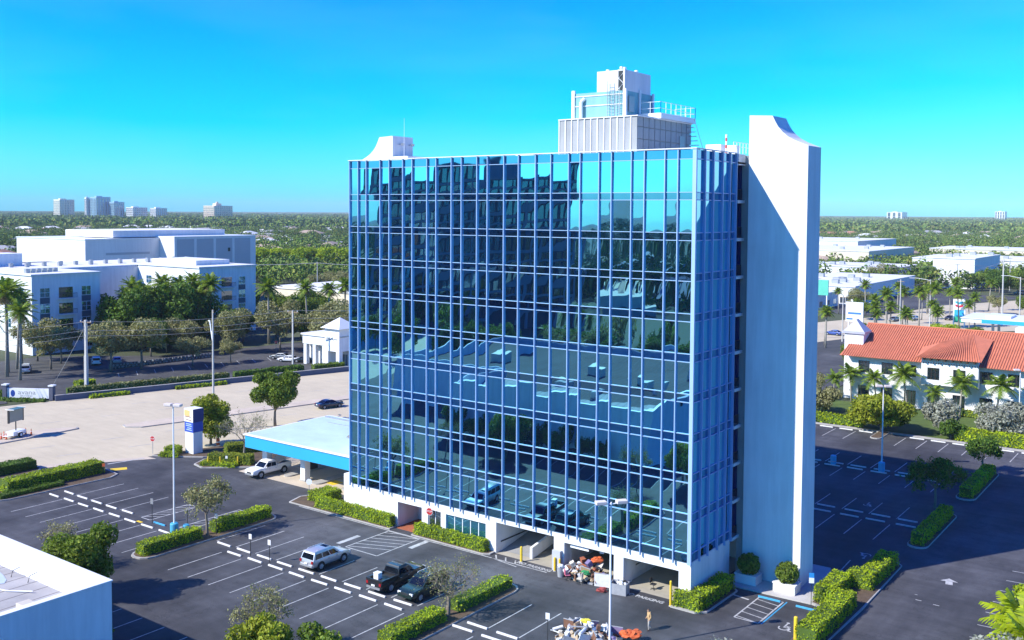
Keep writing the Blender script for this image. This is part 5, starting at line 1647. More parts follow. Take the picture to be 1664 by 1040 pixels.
MB().box(.86, .87, .3, .5, 5.7, 5.9).build('side_lamp', METALW, tot)

av = thing('estate_sign', 'low white estate name sign between blue-grey brick piers across the road', 'sign', (-92.4, 12.0, 0), R(31))
MB().box(-4.0, 4.0, -.2, .2, .3, 2.0).build('panel', METALW, av)
for x in (-4.6, 4.0):
    p = MB().box(x, x + .7, -.45, .45, 0, 2.5).build('pier', mat('slate_brick', (.09, .10, .15), .8, var=.2, scale=3), av)
    MB().box(x - .12, x + .82, -.55, .55, 2.501, 2.7).build('pier_cap', METALW, p)
MB().add([(-2.8 + .42 * math.cos(k * math.pi / 8), -.205, 1.1 + .6 * math.sin(k * math.pi / 8)) for k in range(16)], [tuple(range(16))]).build('emblem', mat('emblem_blue', (.02, .06, .3), .4), av)
text_part('lettering', 'avana', 1.15, STEEL, av, (-.2, -.206, 1.3), (R(90), 0, 0), .003, sx=1.3)
text_part('lettering', 'BAYVIEW', .36, STEEL, av, (-.3, -.206, .68), (R(90), 0, 0), .003, sx=1.5)

mt_ = thing('message_trailer', 'white road message-board trailer on the median with dark panel and solar sheet', 'trailer', (-65.3, -3.9, .15), R(20))
MB().box(-.7, .7, -1.2, 1.2, .35, .95).box(-.5, .5, -2.0, -1.2, .4, .5).build('chassis', METALW, mt_, bevel=.08)
for s in (-1, 1):
    w = MB().tube([(s * .72, 0, .38), (s * .95, 0, .38)], .38, 14).build('tyre', BLACK, mt_)
    MB().tube([(s * .955, 0, .38), (s * .97, 0, .38)], .22, 10).build('rim', METALW, w)
    MB().box(min(s * .7, s * 1.0), max(s * .7, s * 1.0), -.5, .5, .78, .86).build('mudguard', METALW, mt_)
MB().cyl(0, 0, .95, 2.6, .08, 8).build('mast', DARKM, mt_)
MB().box(-.12, .12, -1.3, 1.3, 2.3, 4.0).build('display', mat('display_face', (.30, .30, .26), .5), mt_)
MB().box(-.16, .16, -1.4, -1.3, 2.2, 4.1).box(-.16, .16, 1.3, 1.4, 2.2, 4.1).build('display_frame', BLACK, mt_)
MB().box(-.7, .7, -1.1, 1.1, 4.15, 4.2).build('solar_panel', mat('solar_cells', (.08, .2, .26), .2, var=.05), mt_)
MB().box(-.75, .75, -1.15, -1.1, 4.13, 4.23).box(-.75, .75, 1.1, 1.15, 4.13, 4.23).build('solar_frame', METALW, mt_)
def cone(label, loc, h=.75, group=None):
    t = thing('traffic_cone', label, 'cone', loc, 0, group)
    MB().box(-.18, .18, -.18, .18, 0, .04).build('base', BLACK, t)
    MB().cyl(0, 0, .04, h, .14, 10, 0, .035).build('body', mat('cone_orange', (.75, .12, .03), .5, var=.1), t)
    MB().cyl(0, 0, h * .55, h * .72, .085, 10, 0, .065).build('band', METALW, t)
for p in ((-66.0, -5.3), (-64.7, -5.6), (-65.4, -6.0), (-65.8, -2.2), (-64.6, -2.0)):
    cone('orange traffic cone beside the message trailer on the median', (p[0], p[1], .16), .95, 'cones round the message trailer')
cone('red traffic cone inside the garage ramp mouth', (26.2, 1.6, .015), .6)
def bollard(label, loc, h=1.1, r=.1, group=None):
    t = thing('bollard', label, 'bollard', loc, 0, group)
    MB().lathe(0, 0, [(r, 0), (r, h - .06), (r * .7, h), (0, h + .01)], 10).build('tube', PAINTY, t)
    MB().lathe(0, 0, [(r * 1.6, 0), (r * 1.5, .05), (r, .06)], 10).build('collar', CONC, t)
bollard('yellow bollard at the foot of the garage ramp parapet', (23.5, -.25, 0), 1.5, .12)
bollard('yellow bollard against the white garage pier, left one', (27.4, -.3, 0), 1.3)
bollard('yellow bollard against the white garage pier, right one', (27.95, -.3, 0), 1.3)
bollard('yellow bollard at the tower corner beside the clipped hedge', (39.85, -1.1, 0), 2.2)
bollard('fat yellow bollard at the lower end of the zigzag hedge', (50.9, -1.4, 0), 2.0, .16)
for k, p in enumerate(((-29.6, 3.2), (-28.4, 4.2), (-26.6, 5.6))):
    bollard('slim yellow bollard at the planting edge beside the white pickup', (p[0], p[1], .1), 1.2, .09, 'bollards beside the white pickup')
hy = thing('fire_hydrant', 'red hydrant standing in the shrubs beside the totem', 'hydrant', (-39.4, 4.3, .1))
MB().lathe(0, 0, [(.16, 0), (.16, .08), (.11, .1), (.11, .6), (.14, .62), (.1, .75), (0, .8)], 10).build('barrel', STOPR, hy)
MB().tube([(-.2, 0, .45), (.2, 0, .45)], .05, 6).build('outlet', STOPR, hy)
tg = thing('road_barrel', 'small orange work barrel on the road edge beyond the totem hedges', 'barrel', (-38.6, 11.5, .0))
MB().lathe(0, 0, [(.28, 0), (.25, .8), (.2, .95), (0, .96)], 10).build('drum', mat('work_orange', (.6, .14, .05), .6), tg)
MB().lathe(0, 0, [(.29, .35), (.285, .5)], 10).build('band', METALW, tg)
# low wall and planter along the far side of the road
lw_ = thing('low_wall', 'low slate-blue planter wall with white coping along the far road edge', 'wall', (-87.6, 14.2, 0), math.atan2(54.5, 16.2) - math.pi / 2)
MB().box(-.2, .2, 0, 57, -.05, .95).build('wall_face', mat('slate_stucco', (.09, .11, .17), .85, var=.12, scale=.4), lw_)
MB().box(-.24, .24, -.05, 57.05, .951, 1.02).build('coping', CONC, lw_)
sw = thing('stone_wall', 'rough grey stone retaining wall behind the far parking bays', 'wall', (-111.6, 39.0, 0), math.atan2(20, 1.5) - math.pi / 2)
g_ = np.random.default_rng(5)
MB().box(-.25, .2, 0, 24, -.05, 1.05).build('core', mat('stone_dark', (.12, .12, .12), .9), sw)
_stn = MB().blob((0, 0, 0), (.5, .5, .5), 9, nu=6, nv=4, rough=.2).data('stone', mat('field_stone', (.30, .31, .31), .9, var=.35, scale=1.5))
for k in range(30):
    for j in range(2):
        link_mesh('stone', _stn, sw, (.2, .4 + k * .79 + j * .35 + g_.uniform(-.1, .1), .3 + j * .5), g_.uniform(0, 6), (g_.uniform(.25, .4), g_.uniform(.7, .9), g_.uniform(.42, .55)))
# ---------------------------------------------------------------- person
def make_person(loc, rz):
    J = {  # joints of a slow walking pose, facing -y, head bowed
        'pel': (0, 0, .95), 'spi': (0, -.01, 1.12), 'che': (0, -.02, 1.32), 'nek': (0, -.035, 1.50), 'hd1': (0, -.07, 1.58), 'hd2': (0, -.095, 1.68), 'top': (0, -.09, 1.755),
        'shL': (.17, -.01, 1.42), 'elL': (.25, .03, 1.15), 'wrL': (.23, -.13, .95), 'hnL': (.215, -.18, .88),
        'shR': (-.17, -.01, 1.42), 'elR': (-.26, .05, 1.16), 'wrR': (-.20, -.12, 1.02), 'hnR': (-.17, -.18, .99),
        'hiL': (.10, 0, .90), 'knL': (.11, -.12, .50), 'anL': (.11, -.10, .09), 'toL': (.125, -.27, .04),
        'hiR': (-.10, 0, .90), 'knR': (-.105, -.01, .49), 'anR': (-.105, .17, .12), 'toR': (-.12, .02, .035)}
    rad = {'pel': .15, 'spi': .15, 'che': .17, 'nek': .062, 'hd1': .085, 'hd2': .098, 'top': .06, 'shL': .085, 'elL': .062, 'wrL': .042, 'hnL': .04, 'hiL': .10, 'knL': .068, 'anL': .05, 'toL': .035}
    E_ = [('pel', 'spi'), ('spi', 'che'), ('che', 'nek'), ('nek', 'hd1'), ('hd1', 'hd2'), ('hd2', 'top')]
    for s in 'LR':
        E_ += [('che', 'sh' + s), ('sh' + s, 'el' + s), ('el' + s, 'wr' + s), ('wr' + s, 'hn' + s), ('pel', 'hi' + s), ('hi' + s, 'kn' + s), ('kn' + s, 'an' + s), ('an' + s, 'to' + s)]
    names = list(J)
    me = bpy.data.meshes.new('person_skeleton')
    me.from_pydata([J[n] for n in names], [(names.index(a), names.index(b)) for a, b in E_], [])
    o = bpy.data.objects.new('person_skeleton', me)
    COL.objects.link(o)
    bm = bmesh.new(); bm.from_mesh(me)
    lay = bm.verts.layers.skin.verify()
    bm.verts.ensure_lookup_table()
    for i, n in enumerate(names):
        r = rad.get(n, rad.get(n[:2] + 'L', .05))
        bm.verts[i][lay].radius = (r * (1.15 if n in ('che', 'pel', 'spi') else 1), r)
        bm.verts[i][lay].use_root = (n == 'pel')
    bm.to_mesh(me); bm.free()
    o.modifiers.new('skin', 'SKIN').use_smooth_shade = True
    o.modifiers.new('sub', 'SUBSURF').render_levels = 2
    o.modifiers['sub'].levels = 2
    bpy.context.view_layer.update()
    m2 = bpy.data.meshes.new_from_object(o.evaluated_get(bpy.context.evaluated_depsgraph_get()))
    bpy.data.objects.remove(o, do_unlink=True)
    m2.materials.clear()
    for x in (mat('skin', (.45, .27, .18), .6, var=.05), mat('tan_jacket', (.55, .36, .17), .85, var=.2, scale=6), mat('grey_trousers', (.40, .38, .35), .85, var=.15, scale=6), mat('brown_hair', (.12, .07, .04), .8), mat('brown_shoes', (.08, .05, .035), .6)):
        m2.materials.append(x)
    for p in m2.polygons:
        c = p.center
        p.use_smooth = True
        if c.z > 1.52:
            p.material_index = 3 if (c.z > 1.68 or c.y > -.06) else 0
        elif c.z < .12:
            p.material_index = 4
        elif c.z > .84:
            hand = abs(c.x) > .13 and c.y < -.13 and c.z < 1.03
            p.material_index = 0 if hand else 1
        else:
            p.material_index = 2
    t = thing('person', 'person in a tan jacket walking head down beside the second junk heap', 'person', loc, rz)
    b = bpy.data.objects.new('body', m2); COL.objects.link(b); b.parent = t
    fg = MB()
    for s, (hx, hy, hz) in ((1, J['hnL']), (-1, J['hnR'])):
        for k in range(4):
            x = hx + (k - 1.5) * .018
            fg.tube([(x, hy - .01, hz), (x, hy - .05, hz - .035), (x - s * .004, hy - .055, hz - .07 + .006 * abs(k - 1.5))], [.010, .009, .006], 5)
        fg.tube([(hx - s * .035, hy, hz), (hx - s * .055, hy - .035, hz - .02), (hx - s * .045, hy - .06, hz - .035)], [.012, .010, .007], 5)
    fg.build('fingers', MATS['skin'], t)
    hd = MB()
    hd.blob((0, .02, 1.50), (.13, .10, .07), 3, nu=8, nv=5, rough=.08)
    hd.build('hood', MATS['tan_jacket'], t)
    fa = MB()
    for s in (-1, 1):
        fa.blob((s * .035, -.185, 1.655), (.012, .008, .008), 2, nu=6, nv=4, rough=0)
    fa.build('eye', mat('dark_eye', (.02, .02, .02), .3, var=0), t)
    MB().tube([(0, -.185, 1.65), (0, -.215, 1.615), (0, -.19, 1.605)], [.01, .016, .008], 5).build('nose', MATS['skin'], t)
    MB().tube([(-.03, -.178, 1.575), (0, -.186, 1.572), (.03, -.178, 1.575)], .007, 5).build('mouth', mat('lip', (.3, .12, .1), .6), t)
    for s in (-1, 1):
        MB().blob((s * .1, -.09, 1.65), (.012, .025, .035), 4, nu=6, nv=4, rough=0).build('ear', MATS['skin'], t)
make_person((40.75, -6.5, 0), R(-35))

# ---------------------------------------------------------------- junk heaps
JM = {k: mat('junk_' + k, c, .75, var=.2, scale=3) for k, c in dict(cardboard=(.42, .28, .16), white=(.72, .72, .72), black=(.025, .025, .03), orange=(.62, .12, .03), red=(.30, .05, .045), green=(.03, .26, .09), pink=(.55, .14, .20),
       grey=(.36, .37, .39), tan=(.50, .38, .24), purple=(.20, .16, .30), yellow=(.72, .60, .05), rust=(.38, .12, .06), brown=(.2, .1, .06), blue=(.10, .16, .30), cream=(.62, .56, .46)).items()}
gj = np.random.default_rng(21)
def junk(kind, where, group, loc, col, rz, s=1.0, tilt=(0, 0)):
    colw = dict(cardboard='brown', cream='cream').get(col, col)
    def lab(x):
        return f'{colw} {x} {where}'
    if kind == 'carton':
        t = thing('carton', lab('open carton'), 'box', loc, rz, group)
        MB().box(-.3 * s, .3 * s, -.22 * s, .22 * s, 0, .4 * s).build('carton_body', JM[col], t)
        MB().add([(-.3 * s, -.22 * s, .4 * s), (.3 * s, -.22 * s, .4 * s), (.3 * s, -.42 * s, .5 * s), (-.3 * s, -.42 * s, .5 * s), (-.3 * s, .22 * s, .4 * s), (.3 * s, .22 * s, .4 * s), (.3 * s, .4 * s, .48 * s), (-.3 * s, .4 * s, .48 * s)], [(0, 1, 2, 3), (4, 7, 6, 5)]).build('flap', JM[col], t)
    elif kind == 'board':
        t = thing('board', lab('flat board'), 'board', loc, rz, group)
        MB().box(-.6 * s, .6 * s, -.03, .03, 0, .9 * s).build('sheet', JM[col], t)
        MB().box(-.62 * s, .62 * s, -.04, .04, .9 * s, .94 * s).build('edge_strip', JM['grey'], t)
    elif kind == 'bag':
        t = thing('bag', lab('bulging bag'), 'bag', loc, rz, group)
        MB().blob((0, 0, .17 * s), (.46 * s, .34 * s, .2 * s), int(gj.integers(1000)), nu=9, nv=6, rough=.34).build('sack', JM[col], t)
        MB().blob((.2 * s, .12 * s, .26 * s), (.26 * s, .2 * s, .13 * s), int(gj.integers(1000)), nu=7, nv=5, rough=.4).build('fold', JM[col], t)
    elif kind == 'plank':
        t = thing('plank', lab('length of timber'), 'plank', loc, rz, group)
        MB().box(-1.0 * s, 1.0 * s, -.07, .07, 0, .05).build('timber', JM[col], t)
        MB().box(.6 * s, .7 * s, -.2, .2, .051, .09).build('batten', JM[col], t)
    elif kind == 'roll':
        t = thing('carpet_roll', lab('rolled carpet'), 'carpet', loc, rz, group)
        MB().tube([(-.8 * s, 0, .14), (.8 * s, 0, .16)], .14, 9).build('roll', JM[col], t)
        MB().tube([(-.82 * s, 0, .14), (.83 * s, 0, .16)], .05, 7).build('tube_core', JM['grey'], t)
    elif kind == 'chair':
        t = thing('swivel_chair', lab('swivel chair'), 'chair', loc, rz, group)
        MB().box(-.24, .24, -.24, .24, .46, .55).build('seat', JM[col], t, bevel=.03)
        MB().box(-.22, .22, .2, .28, .6, 1.05).build('backrest', JM[col], t, bevel=.03)
        MB().cyl(0, 0, .1, .46, .03, 6).build('column', DARKM, t)
        for k in range(5):
            a = 2 * math.pi * k / 5
            MB().tube([(0, 0, .12), (.3 * math.cos(a), .3 * math.sin(a), .06)], .025, 5).build('leg', DARKM, t)
    elif kind == 'bin':
        t = thing('waste_bin', lab('plastic bin'), 'bin', loc, rz, group)
        MB().lathe(0, 0, [(.26 * s, 0), (.34 * s, .9 * s), (.36 * s, .92 * s), (.3 * s, .9 * s), (.22 * s, .1)], 12).build('tub', JM[col], t)
        MB().blob((0, 0, .9 * s), (.3 * s, .3 * s, .2 * s), 5, nu=8, nv=5).build('contents', JM['white'], t)
    else:
        t = thing('cabinet', lab('steel cabinet'), 'cabinet', loc, rz, group)
        MB().box(-.35 * s, .35 * s, -.3 * s, .3 * s, 0, .75 * s).build('carcass', JM[col], t)
        for k in range(2):
            d = MB().box(-.32 * s, .32 * s, -.32 * s, -.301 * s, .04 + k * .36 * s, .34 * s + k * .36 * s).build('drawer', JM[col], t)
            MB().box(-.08, .08, -.34 * s, -.321 * s, .2 * s + k * .36 * s, .23 * s + k * .36 * s).build('handle', STEEL, d)
    t.rotation_euler = (tilt[0], tilt[1], rz)
    return t
def heap(cx, cy, rx, ry, h, n, where, group, cols, kinds, seed):
    g = np.random.default_rng(seed)
    base = MB()
    for k in range(70):
        a, q = g.uniform(0, 6.28), math.sqrt(g.random())
        x, y = cx + rx * q * math.cos(a) * .85, cy + ry * q * math.sin(a) * .85
        z = h * (1 - q ** 1.4) * g.uniform(.2, .75)
        s = g.uniform(.08, .3)
        if k % 2:
            base.blob((x, y, z + .05), (s, s * .8, s * .6), k, k % 6, .25, 6, 4)
        else:
            base.box(x - s, x + s, y - s * .6, y + s * .6, z - .05, z + s * .5, k % 6)
    o = base.build('debris', [JM[c] for c in ('grey', 'white', 'brown', 'black', 'tan', 'cream')])
    tag(o, 'loose small rubbish filling ' + where.split(' ', 1)[1], 'rubbish', kind='stuff')
    for k in range(n):
        a, q = g.uniform(0, 6.28), math.sqrt(g.random())
        x, y = cx + rx * q * math.cos(a), cy + ry * q * math.sin(a)
        z = max(0, h * (1 - q ** 1.3) * g.uniform(.55, 1.0))
        junk(kinds[k % len(kinds)], where, group, (x, y, z), cols[int(g.integers(len(cols)))], g.uniform(0, 6.28), g.uniform(.4, .85), (g.normal(0, .25), g.normal(0, .25)))
P1, P2 = 'in the junk heap at the garage pier', 'in the junk heap at the foot of the lamp post'
heap(30.6, .0, 2.9, 1.3, 1.75, 58, P1, 'things heaped at the garage pier', ['brown', 'white', 'tan', 'black', 'rust', 'cardboard', 'grey', 'cream', 'brown', 'white', 'rust', 'purple'], ['bag', 'board', 'plank', 'carton', 'bag', 'roll', 'cabinet'], 4)
heap(38.3, -11.4, 3.5, 2.4, 1.5, 84, P2, 'things heaped at the lamp post', ['white', 'purple', 'white', 'grey', 'cream', 'tan', 'blue', 'white', 'grey', 'brown', 'white', 'cardboard'], ['bag', 'board', 'carton', 'bag', 'plank', 'cabinet', 'board', 'bag', 'roll'], 9)
for (x, y, c, w) in ((29.6, -1.5, 'pink', 'standing in front of the garage junk heap, pink seat'), (31.0, -1.6, 'cream', 'standing in front of the garage junk heap, cream seat'), (36.9, 1.3, 'black', 'inside the right garage opening')):
    junk('chair', w, None, (x, y, 0), c, gj.uniform(0, 6))
junk('bag', 'with orange cloth on the right of the lamp post heap, left half', None, (40.2, -9.3, .35), 'orange', .4, 1.3)
junk('bag', 'with orange cloth on the right of the lamp post heap, right half', None, (40.9, -9.0, .35), 'orange', 1.4, 1.2)
junk('bin', 'at the left end of the garage junk heap', None, (28.6, -1.1, 0), 'grey', 0, 1.05)
junk('bag', 'bright on top of the garage junk heap', None, (31.6, .3, 1.6), 'orange', .4, 1.2)
junk('bag', 'bright green in the middle of the garage junk heap', None, (31.2, -.9, .75), 'green', .4, .9)
junk('board', 'standing upright and white right of the garage junk heap', None, (33.0, -.9, .0), 'white', .3, 1.3)
junk('bag', 'low red bundle at the front of the garage junk heap', None, (33.5, -1.9, 0), 'red', .3, 1.0)
junk('bag', 'yellow, on the crest of the lamp post heap', None, (37.2, -10.4, 1.0), 'yellow', .3, .8)
cr = thing('open_crate', 'grey open-topped crate of oddments before the blue-shaded garage pier', 'crate', (34.9, -1.2, 0), R(12))
cm = MB()
cm.box(-.75, .75, -.55, -.5, .08, .95).box(-.75, .75, .5, .55, .08, .95).box(-.75, -.7, -.5, .5, .08, .95).box(.7, .75, -.5, .5, .08, .95).box(-.75, .75, -.55, .55, .0, .079)
cm.build('crate_wall', JM['grey'], cr)
ci = MB()
for k in range(14):
    ci.blob((gj.uniform(-.55, .55), gj.uniform(-.35, .35), .85 + gj.uniform(0, .2)), (.16, .14, .14), k, k % 3, .2, 6, 4)
tag(ci.build('contents', [JM['white'], JM['black'], JM['cream']], cr), kind='stuff')

# ---------------------------------------------------------------- hedges and beds
hedge('clipped green hedge on the leafy left island, lower half', -7.35, -5.85, -21.6, -14.8, 1.15)
hedge('clipped green hedge on the leafy left island, upper half', -7.5, -6.0, -13.0, -5.8, 1.15)
hedge('clipped hedge on the bare tree island, lower half', 25.3, 26.9, -21.8, -15.2, 1.05)
hedge('thin hedge on the bare tree island, upper half', 25.4, 26.9, -13.4, -6.0, .95, dens=26, bare=1)
hedge('long bright hedge along the white base wall left of the entrance', -5.0, 6.8, -.75, .16, 1.25)
hedge('bright hedge at the tower corner beside the canopy drive', -7.6, -5.05, .6, 3.7, 1.15)
hedge('bright hedge under the strip windows right of the entrance', 10.0, 19.4, -.78, .16, 1.15)
hedge('clipped hedge at the tower corner, sunlit short leg', 40.05, 42.6, -1.2, -.15, 1.3)
hedge('clipped hedge at the tower corner, shaded leg along the side wall', 41.3, 42.7, -.14, 5.7, 1.3)
hedge('zigzag hedge by the parking sign, lowest leg', 51.0, 52.7, -1.9, 8.2, 1.35)
hedge('zigzag hedge by the parking sign, second leg stepped left', 49.3, 50.98, 7.0, 12.3, 1.35)
hedge('zigzag hedge by the parking sign, cross leg', 50.3, 52.6, 12.32, 14.2, 1.3)
hedge('zigzag hedge by the parking sign, uppermost leg', 51.1, 52.7, 14.25, 20.6, 1.3)
hedge('shaded hedge on the island behind the fin, nearer one', 52.0, 53.2, 27.6, 40.4, 1.2)
hedge('shaded hedge on the island behind the fin, farther one', 52.0, 53.4, 48.6, 62.8, 1.2)
hedge('long clipped hedge at the left lot edge', -39.2, -36.9, -19.2, -6.8, 1.5)
hedge('low shrub border in front of the left lot hedge', -36.8, -35.4, -20.8, -13.0, .55, L_DARK, name='shrub_border')
hedge('dark hedge at the far left lot edge by the apron', -48.0, -45.6, -22, -11.0, 1.2, L_DARK)
hedge('yellow-green hedge beside the canopy drive, long front one', -31.3, -25.2, 5.0, 6.5, 1.3, L_LIME, rz=R(28))
hedge('yellow-green hedge behind the front one near the canopy', -35.0, -28.0, 10.6, 12.6, 1.4, L_LIME, rz=R(65))
hedge('low ground cover under the bare tree by the canopy', -31.0, -26.0, 3.4, 4.9, .5, L_HEDGE, name='ground_cover', rz=R(28))
hedge('dark clipped shrubs left of the totem', -39.6, -37.6, 3.4, 5.0, 1.1, L_HEDGE, rz=R(25))
hedge('low green border at the foot of the totem', -39.2, -36.6, 2.6, 3.5, .6, L_HEDGE, name='shrub_border', rz=R(28))
for (x0, y0, ln, lb) in ((-90.0, 17.5, 30, 'dark russet hedge on the far planter wall, left stretch'), (-81.2, 47.0, 15, 'dark hedge on the far planter wall, middle stretch')):
    hedge(lb, -.7, .7, 0, ln, 1.5, L_DARK if 'middle' in lb else L_OLIVE, loc=(x0 + ln * .142, y0 + ln * .48, .1), rz=-R(16.5), dens=14, leaf=.24)
hedge('low green border at the foot of the slate wall, left', -.5, .5, 0, 7, .6, L_HEDGE, loc=(-84.2, 22.5, 0), rz=-R(16.5), dens=16, leaf=.22)
hedge('low green border at the foot of the slate wall, right', -.5, .5, 0, 10, .6, L_HEDGE, loc=(-79.6, 38.5, 0), rz=-R(16.5), dens=16, leaf=.22)
hedge('thick dark hedge right of the parked cars by the pavilion', -1.0, 1.0, 0, 8, 1.6, L_DARK, loc=(-78.5, 57.6, 0), rz=-R(16.5), dens=14, leaf=.24)
hedge('clipped hedge before the white pavilion', -.9, .9, 0, 7, 1.5, L_MID, loc=(-75.2, 66.6, 0), rz=-R(16.5), dens=14, leaf=.24)
hedge('small green hedge on the far lot island', -97.5, -95.4, 23.0, 26.5, 1.2, L_HEDGE, dens=14, leaf=.24)
hedge('dark hedge around the estate sign', -.8, .8, 0, 10, 1.1, L_DARK, loc=(-95.5, 12.2, 0), rz=R(-62), dens=12, leaf=.24)
hedge('low dark border in front of the estate sign', -.5, .5, 0, 9, .55, L_DARK, loc=(-92.0, 10.4, 0), rz=R(-60), dens=14, leaf=.22, name='shrub_border')
hedge('bright green mass of shrubs along the rear kerb on the right', 44.5, 66, 79.8, 83.0, 1.5, L_HEDGE, dens=16, leaf=.24)
hedge('green hedge along the rear kerb beside the fin', 20, 31, 80.0, 82.0, 1.3, L_HEDGE, dens=16, leaf=.24)
hedge('hedge at the foot of the red-tiled building', 38, 60, 99.2, 100.4, 1.0, L_LIME, dens=14, leaf=.22)

def round_bush(label, loc, r, box, shaded=False):
    t = thing('potted_bush', label, 'plant', loc)
    b = MB()
    s = box
    b.prism([(-s, -s * .7), (s, -s * .7), (s, s * .7), (-s, s * .7)], 0, .75)
    b.build('planter', mat('planter_white', (.74, .74, .73), .85, var=.12), t, bevel=.03)
    MB().box(-s - .05, s + .05, -s * .7 - .05, s * .7 + .05, .751, .86).build('planter_rim', MATS['planter_white'], t)
    c = MB()
    cloud(c, [(0, 0, .75 + r * .9, r, r, r * .95)], 1500, .15, 77, fill=.35)
    c.build('foliage', L_MID, t)
    MB().cyl(0, 0, .7, 1.4, .06, 6).blob((0, 0, .75 + r * .9), (r * .8, r * .8, r * .78), 2).build('branches', HCORE, t)
round_bush('round clipped bush in a white planter in the sun at the fin corner', (46.6, 7.9, .12), 1.0, 1.0)
round_bush('round clipped bush in a white planter in the shade by the side glass', (43.0, 7.9, .12), 1.0, 1.0)

# ---------------------------------------------------------------- single trees near the lot
def bare_tree(name, label, loc, h, spread, seed, leaves, lmat, lean=0.3, r0=.13, depth=5, leaf=.12, fork=.35):
    g = np.random.default_rng(seed)
    t = thing(name, label, 'tree', loc)
    mb = MB(); tips = []
    top = Vector((g.uniform(-lean, lean), g.uniform(-lean, lean), h * fork))
    mb.tube([(0, 0, -.1), top * .5 + Vector((.04, .02, 0)), top], [r0 * 1.3, r0, r0 * .85], 8)
    n = 6
    for k in range(n):
        a = 2 * math.pi * k / n + g.uniform(-.3, .3)
        d = Vector((math.cos(a) * spread, math.sin(a) * spread, 1.0))
        twigs(mb, top * g.uniform(.85, 1.0), d, h * g.uniform(.17, .23), r0 * .5, depth - 1, g, tips)
    mb.build('trunk', TWIG if leaves < 1500 else BARK, t)
    T = np.array([tuple(p) for p in tips])
    k = g.integers(0, len(T), leaves)
    P = T[k] + g.normal(0, .16 * spread + .05, (leaves, 3))
    v, q = cards(P, np.tile(np.array([0, 0, .6]), (leaves, 1)), leaf, g, 1.6, 1.0)
    MB().addnp(v, q).build('crown', lmat, t)
    return t
bare_tree('lot_tree', 'slim olive-grey tree with sparse crown on the leafy left island', (-6.6, -13.8, .12), 6.4, .75, 11, 2600, L_OLIVE, leaf=.15, fork=.36)
bare_tree('lot_tree', 'nearly leafless tree on the island beside the dark green SUV', (26.2, -14.3, .12), 6.0, 1.15, 12, 1500, L_OLIVE, leaf=.10, fork=.3, r0=.16)
bare_tree('lot_tree', 'pale leafless tree before the canopy corner', (-27.6, 7.2, .12), 9.0, .7, 13, 500, L_OLIVE, leaf=.12, fork=.3, r0=.14)
bare_tree('lot_tree', 'grey leafless tree behind the dark tree at the lower left', (-9.5, -28.0, 0), 5.5, .9, 14, 900, L_OLIVE, leaf=.12)
bare_tree('lot_tree', 'sparse grey shrub tree at the bottom edge right of the man', (50.3, -11.8, 0), 4.6, .95, 15, 5200, L_GREY, leaf=.12, fork=.15)
bare_tree('lot_tree', 'sparse grey shrub tree at the bottom edge, left of the other one', (48.4, -13.2, 0), 4.6, .95, 16, 4200, L_GREY, leaf=.12, fork=.15)
bare_tree('lot_tree', 'thin grey tree rising over the green crown at the bottom edge', (20.2, -28.6, 0), 6.4, .7, 17, 1800, L_OLIVE, leaf=.11)
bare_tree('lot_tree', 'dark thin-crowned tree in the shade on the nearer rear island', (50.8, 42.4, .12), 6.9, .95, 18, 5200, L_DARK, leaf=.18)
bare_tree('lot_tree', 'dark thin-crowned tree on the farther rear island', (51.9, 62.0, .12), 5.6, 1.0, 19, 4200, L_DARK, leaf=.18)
def leafy(name, label, loc, h, rx, rz_, leaf, n, lm, seed, r0=.16, th=None):
    return plant_tree(name, tree_meshes(name, seed, h, rx, rz_, leaf, n, lm, r0, th), loc, label)
leafy('shade_tree', 'dense dark green tree behind the flat-roofed building at the lower left', (-.9, -30.6, 0), 6.3, 3.3, 2.9, .20, 13000, L_MID, 31)
leafy('shade_tree', 'small dark tree at the corner of the flat-roofed building', (10.6, -36.2, 0), 3.6, 1.3, 1.5, .18, 2600, L_DARK, 33)
leafy('shade_tree', 'bright green tree crown at the bottom edge, left one', (24.0, -32.6, 0), 5.2, 2.2, 1.9, .20, 5200, L_LIME, 34)
leafy('shade_tree', 'bright green tree crown at the bottom edge, right one', (27.6, -29.6, 0), 4.6, 1.9, 1.6, .20, 4200, L_MID, 35)
leafy('shade_tree', 'round dark green tree on the road edge beyond the canopy', (-42.0, 24.7, 0), 9.2, 4.0, 3.7, .26, 12000, L_MID, 36, .2, 2.4)
leafy('shade_tree', 'mid green tree behind the totem sign', (-39.6, 11.0, 0), 7.0, 3.2, 2.9, .24, 9000, L_LIME, 37)
leafy('shade_tree', 'wide feathery yellow-green tree on the rear kerb', (34.4, 78.6, .1), 6.2, 5.6, 3.1, .30, 11000, L_LIME, 38, .2)
leafy('shade_tree', 'silver-grey tree right of the wide yellow-green one', (42.2, 82.6, 0), 6.3, 2.6, 2.9, .26, 5000, L_GREY, 39)
leafy('shade_tree', 'low dark green tree between the silver ones', (44.0, 80.4, 0), 3.6, 2.0, 1.6, .24, 3000, L_DARK, 40)
leafy('shade_tree', 'low silver-grey shrub tree at the right edge before the red-tiled building', (50.2, 87.0, 0), 5.0, 4.6, 2.4, .28, 7000, L_GREY, 41)
leafy('shade_tree', 'grey-green tree on the rear lawn beside the fin', (21.5, 88, 0), 4.6, 3.0, 2.2, .28, 4000, L_OLIVE, 42)
shrub('silver buttonwood shrub at the bottom right corner', (65.0, 1.6, 0), 2.6, L_GREY, 2600, .2, 'silver_shrub')
shrub('tufty green shrub at the right edge above the palm', (64.6, 17.6, 0), 1.6, L_HEDGE, 1400, .2)
SMALLP = palm_meshes('areca_palm', 51, 1.6, 2.5, 34, L_HEDGE, .14, False, 1.35, .6, .15)
